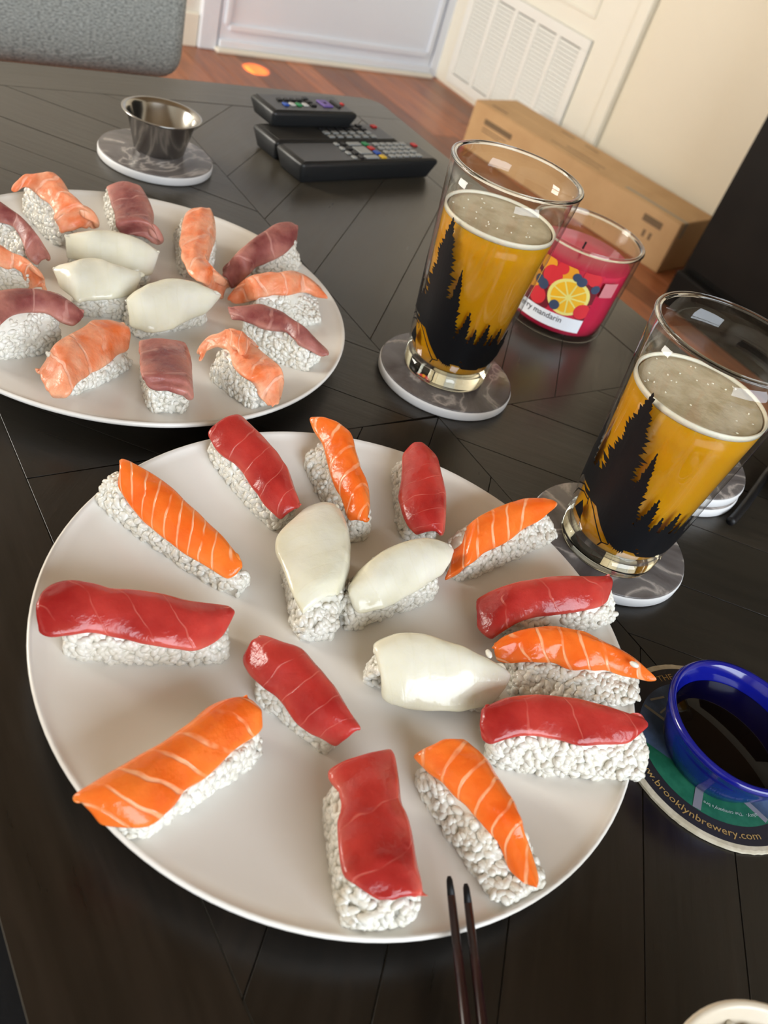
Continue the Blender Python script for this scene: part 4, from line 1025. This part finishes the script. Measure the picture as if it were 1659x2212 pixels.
# ------------------------------------------------------------------ remotes
def remote(name, nl, nr, wdt, h, z0, label, tilt=0.0):
    a, b = Vector(nl[:2]), Vector(nr[:2]); d = b-a; L = d.length; ang = math.atan2(d.y, d.x)
    r = tag(empty(name, (a.x, a.y, z0), ang), label, 'remote control', 'remote controls'); r.rotation_euler = (0, tilt, ang)
    bm = bmesh.new(); box_mesh(bm, 0, L, 0, wdt, 0, h, 0.004, 3)
    for v in bm.verts:
        if v.co.z < h*.5: v.co.y = wdt/2+(v.co.y-wdt/2)*.82; v.co.x = L/2+(v.co.x-L/2)*.95
    bm_obj('body', bm, M['remote'], r, True)
    box('face_plate', 0.005, L-0.005, 0.0035, wdt-0.0035, h, h+0.0006, M['remote_face'], r, 0.0002, 1)
    return r, L
def keys(r, L, wdt, h, spec):
    for (u, v, su, sv, mt) in spec:
        box('button', u-su/2, u+su/2, v-sv/2, v+sv/2, h+0.0006, h+0.0022, mt, r, 0.0004, 1)
kg = flat('key_grey', (0.30, 0.31, 0.30)); kd = flat('key_dark', (0.012, 0.012, 0.013)); kr = flat('key_red', (0.50, 0.03, 0.03)); kgr = flat('key_green', (0.03, 0.25, 0.09))
kb = flat('key_blue', (0.03, 0.09, 0.40)); ky = flat('key_yellow', (0.65, 0.42, 0.03)); kp = flat('key_purple', (0.16, 0.10, 0.34)); kw = flat('key_white', (0.5, 0.5, 0.48))
# front: large set-top remote
A, B_ = px(655, 350, 0.024), px(951, 342, 0.024); WD = 0.046; HH = 0.022
r, L = remote('remote_control', A, B_, WD, HH, 0.0003, 'large black remote with many grey and coloured keys, nearest of three')
sp = []
for i in range(5):
    for j in range(4): sp.append((L*.66+i*L*.052, WD*(.2+.2*j), L*.036, WD*.13, kg))
for j, m_ in enumerate((ky, kb, kr, kgr)): sp.append((L*.585, WD*(.17+.22*j), L*.034, WD*.15, m_))
sp += [(L*.50, WD*.5, L*.085, WD*.34, kg), (L*.50, WD*.17, L*.09, WD*.14, kg), (L*.50, WD*.83, L*.09, WD*.14, kg)]
for j in range(4): sp += [(L*.425, WD*(.17+.22*j), L*.03, WD*.14, kd), (L*.375, WD*(.17+.22*j), L*.025, WD*.12, kg)]
sp.append((L*.95, WD*.75, L*.03, WD*.16, kr))
keys(r, L, WD, HH, sp)
# middle
n2 = Vector((-(B_-A).y, (B_-A).x)).normalized()
A2 = Vector((A.x, A.y))+n2*0.0485+Vector((0.004, 0.002)); B2 = A2+Vector(((B_-A).x, (B_-A).y)).normalized()*0.165
r, L = remote('remote_control', A2, B2, 0.044, 0.021, 0.0003, 'black remote lying flat, half hidden between two other remotes')
sp = [(L*(.45+.07*i), .044*(.2+.2*j), L*.045, .0055, kg if j < 2 else kd) for i in range(6) for j in range(4)]+[(L*.93, .034, L*.04, .006, kr)]
keys(r, L, 0.044, 0.021, sp)
# back, propped on the middle one
A3, B3 = px(589, 262, 0.030), px(771, 266, 0.030); dd3 = Vector(((B3-A3).x, (B3-A3).y)).normalized()
r, L = remote('remote_control', A3, B3, 0.046, 0.017, 0.0225, 'black streaming remote with a purple direction pad resting on another remote')
sp = [(L*(.22+.075*i), .016, L*.05, .0065, m_) for i, m_ in enumerate((kb, kw, kgr, kw))]+[(L*(.22+.075*i), .028, L*.05, .0055, kd) for i in range(4)]
sp += [(L*.54, .016+.008*j, L*.06, .005, kd) for j in range(3)]+[(L*.71, .021, L*.11, .016, kp), (L*.71, .021, L*.035, .005, kd), (L*.84, .021, L*.035, .018, kd), (L*.93, .022, L*.03, .005, kr)]
keys(r, L, 0.046, 0.017, sp)

# ------------------------------------------------------------------ cardboard carton
bxo = Vector((1.853, 1.222)); bxd = (Vector((1.730, 1.962))-bxo); BL = bxd.length; ang = math.atan2(bxd.y, bxd.x)
ct = tag(empty('carton', (bxo.x, bxo.y, FLOOR+0.0005), ang), 'long flat brown cardboard carton lying on the floor along the wall', 'box')
BD, BH = 0.183, 0.1345                                             # local: x along the front edge, -y toward the wall
box('carton_body', 0, BL, -BD, 0, 0, BH-0.002, M['cardboard'], ct, 0.003)
box('flap', 0.002, BL-0.002, -BD/2+0.0012, -0.0008, BH-0.002, BH+0.0006, M['cardboard'], ct, 0.0008, 1)
box('flap', 0.002, BL-0.002, -BD+0.0008, -BD/2-0.0012, BH-0.002, BH+0.0006, M['cardboard'], ct, 0.0008, 1)
box('tape_strip', -0.001, 0.20, -0.035, -0.018, BH+0.0006, BH+0.0010, M['tape'], ct)
box('tape_strip', -0.0006, -0.0002, -0.035, -0.018, BH-0.04, BH+0.0010, M['tape'], ct)
for x0, x1, z0, z1 in ((0.045, 0.105, 0.095, 0.113), (0.060, 0.068, 0.060, 0.078), (0.080, 0.088, 0.060, 0.078), (BL-0.165, BL-0.055, 0.088, 0.103), (BL-0.15, BL-0.055, 0.076, 0.079), (BL-0.13, BL-0.055, 0.068, 0.071)):
    box('ink_mark', x0, x1, 0.0, 0.0004, z0, z1, M['box_ink'], ct)
for x0, x1, y0, y1 in ((BL-0.10, BL-0.04, -0.035, -0.028), (0.30, 0.44, -0.062, -0.057), (0.30, 0.48, -0.036, -0.032), (BL-0.27, BL-0.22, -0.150, -0.144), (BL-0.36, BL-0.31, -0.150, -0.144)):
    box('ink_mark', x0, x1, y0, y1, BH+0.0006, BH+0.0009, M['box_ink'], ct)

# ------------------------------------------------------------------ black media cabinet
mc = tag(empty('tall_cabinet', (1.74, 0.6, FLOOR)), 'tall black cabinet with a projecting plinth at the right edge', 'cabinet')
box('body', 0.035, 0.30, -0.9, 0.51, 0.0, 1.75, M['black_wood'], mc, 0.004)
box('plinth', 0.0, 0.035, -0.9, 0.50, 0.0, 0.085, M['black_wood'], mc, 0.004)
for y0 in (-0.89, -0.42, 0.045):
    d = box('cabinet_door', 0.022, 0.034, y0, y0+0.455, 0.095, 1.74, M['black_wood'], mc, 0.003)
    tube('door_handle', [(0.020, y0+0.42, 0.50), (0.010, y0+0.42, 0.51), (0.010, y0+0.42, 0.59), (0.020, y0+0.42, 0.60)], 0.003, M['remote'], d, 8)

# ------------------------------------------------------------------ grey upholstered chair
ch = tag(empty('ottoman', (0.20, 1.40, FLOOR)), 'grey woven upholstered seat standing behind the table at upper left', 'ottoman')
zb = -0.078-FLOOR
bm = bmesh.new(); box_mesh(bm, -0.32, 0.300, -0.25, 0.30, zb, zb+0.155, 0.032, 5); bm_obj('seat', bm, M['fabric'], ch, True)
for sx in (-0.27, 0.25):
    for sy in (-0.19, 0.25): tube('leg', [(sx*1.03, sy*1.03, 0), (sx, sy, zb+0.02)], [.012, .018], M['table_leg'], ch, 12)
tube('piping', smooth_path([(-0.285, -0.215, zb+0.013), (0, -0.228, zb+0.006), (0.268, -0.215, zb+0.013)], 8), 0.004, M['fabric'], ch, 8)

# ------------------------------------------------------------------ added dark couch, blackens the shaded floor at bottom left
so = tag(empty('added_sofa', (-0.354, 0.34, FLOOR)), 'added black couch edge standing in for shaded floor in the bottom left corner', 'added_sofa')
dk = mat('corner_shade_black', (0.006, 0.006, 0.007), 0.85, bump=(300, .3, .001))  # black stands in for the floor's shade
bm = bmesh.new(); box_mesh(bm, -0.40, 0.385, -0.50, 0.50, 0.06, 0.26, 0.03, 4); bm_obj('added_sofa_base', bm, dk, so, True)
for y0, y1 in ((-0.50, -0.005), (0.005, 0.50)):
    bm = bmesh.new(); box_mesh(bm, -0.25, 0.39, y0, y1, 0.262, 0.405, 0.012, 3); bm_obj('seat_cushion', bm, dk, so, True)
bm = bmesh.new(); box_mesh(bm, -0.44, -0.255, -0.50, 0.50, 0.262, 0.62, 0.05, 4); bm_obj('backrest', bm, dk, so, True)
for sx in (-0.36, 0.32):
    for sy in (-0.44, 0.44): box('foot', sx-.025, sx+.025, sy-.025, sy+.025, 0, 0.06, M['table_leg'], so, .003)

# ------------------------------------------------------------------ cable, pouch and bowl at the right edge
tag(tube('power_cable', smooth_path([(0.506, 0.1845, 0.0035), (0.512, 0.186, 0.0035), (0.5345, 0.1937, 0.0035), (0.566, 0.2055, 0.0035), (0.594, 0.216, 0.004), (0.640, 0.230, 0.004), (0.664, 0.236, 0.004)], 6), 0.0032, M['cable'], None, 10),
    'black cable lying on the table at the right edge', 'cable')
bm = bmesh.new(); bmesh.ops.create_uvsphere(bm, u_segments=24, v_segments=14, radius=1.0)
for v in bm.verts:
    v.co = Vector((v.co.x*.040, v.co.y*.026, .0128+v.co.z*.0125)); v.co.z += .0012*math.sin(v.co.x*170)*max(0, v.co.z*40); v.co.z = max(v.co.z, .0004)
pc = bm_obj('cloth_pouch', bm, M['purple'], None, True); pc.location = (0.6000, 0.1800, 0); pc.rotation_euler = (0, 0, .4)
tag(pc, 'dark purple cloth pouch beside the cable at the right picture edge', 'pouch')
bo = px(1715, 2500, 0.040)
bw_ = tag(empty('rice_bowl', (bo.x, bo.y, 0.0003)), 'cream bowl of rice just entering the bottom right corner', 'bowl')
bR = 0.0445
lathe('bowl', [(0, 0.002), (0.020, 0.002), (0.021, 0), (0.024, 0), (0.026, 0.004), (0.038, 0.020), (bR-0.0008, 0.036), (bR, 0.0395), (bR-0.0012, 0.0405), (bR-0.003, 0.039), (0.034, 0.021), (0.022, 0.008), (0, 0.007)], M['cream_bowl'], bw_, 72, closed=False)
rr_ = np.random.default_rng(9); k = 420; aa = rr_.uniform(0, 2*math.pi, k); rd_ = np.sqrt(rr_.uniform(0, 1, k))*(bR-0.007)
Pp = np.c_[rd_*np.cos(aa), rd_*np.sin(aa), 0.0335+0.002*np.cos(rd_*40)]
V, T, Q = grains(Pp, np.repeat([[0, 0, 1.0]], k, 0), rr_)
o = poly_mesh('rice', V, T, Q, M['rice'], bw_); o['kind'] = 'stuff'
lathe('rice_bed', [(0, 0.030), (bR-0.0085, 0.030), (bR-0.009, 0.0335), (0, 0.0350)], M['rice'], bw_, 48, closed=False)
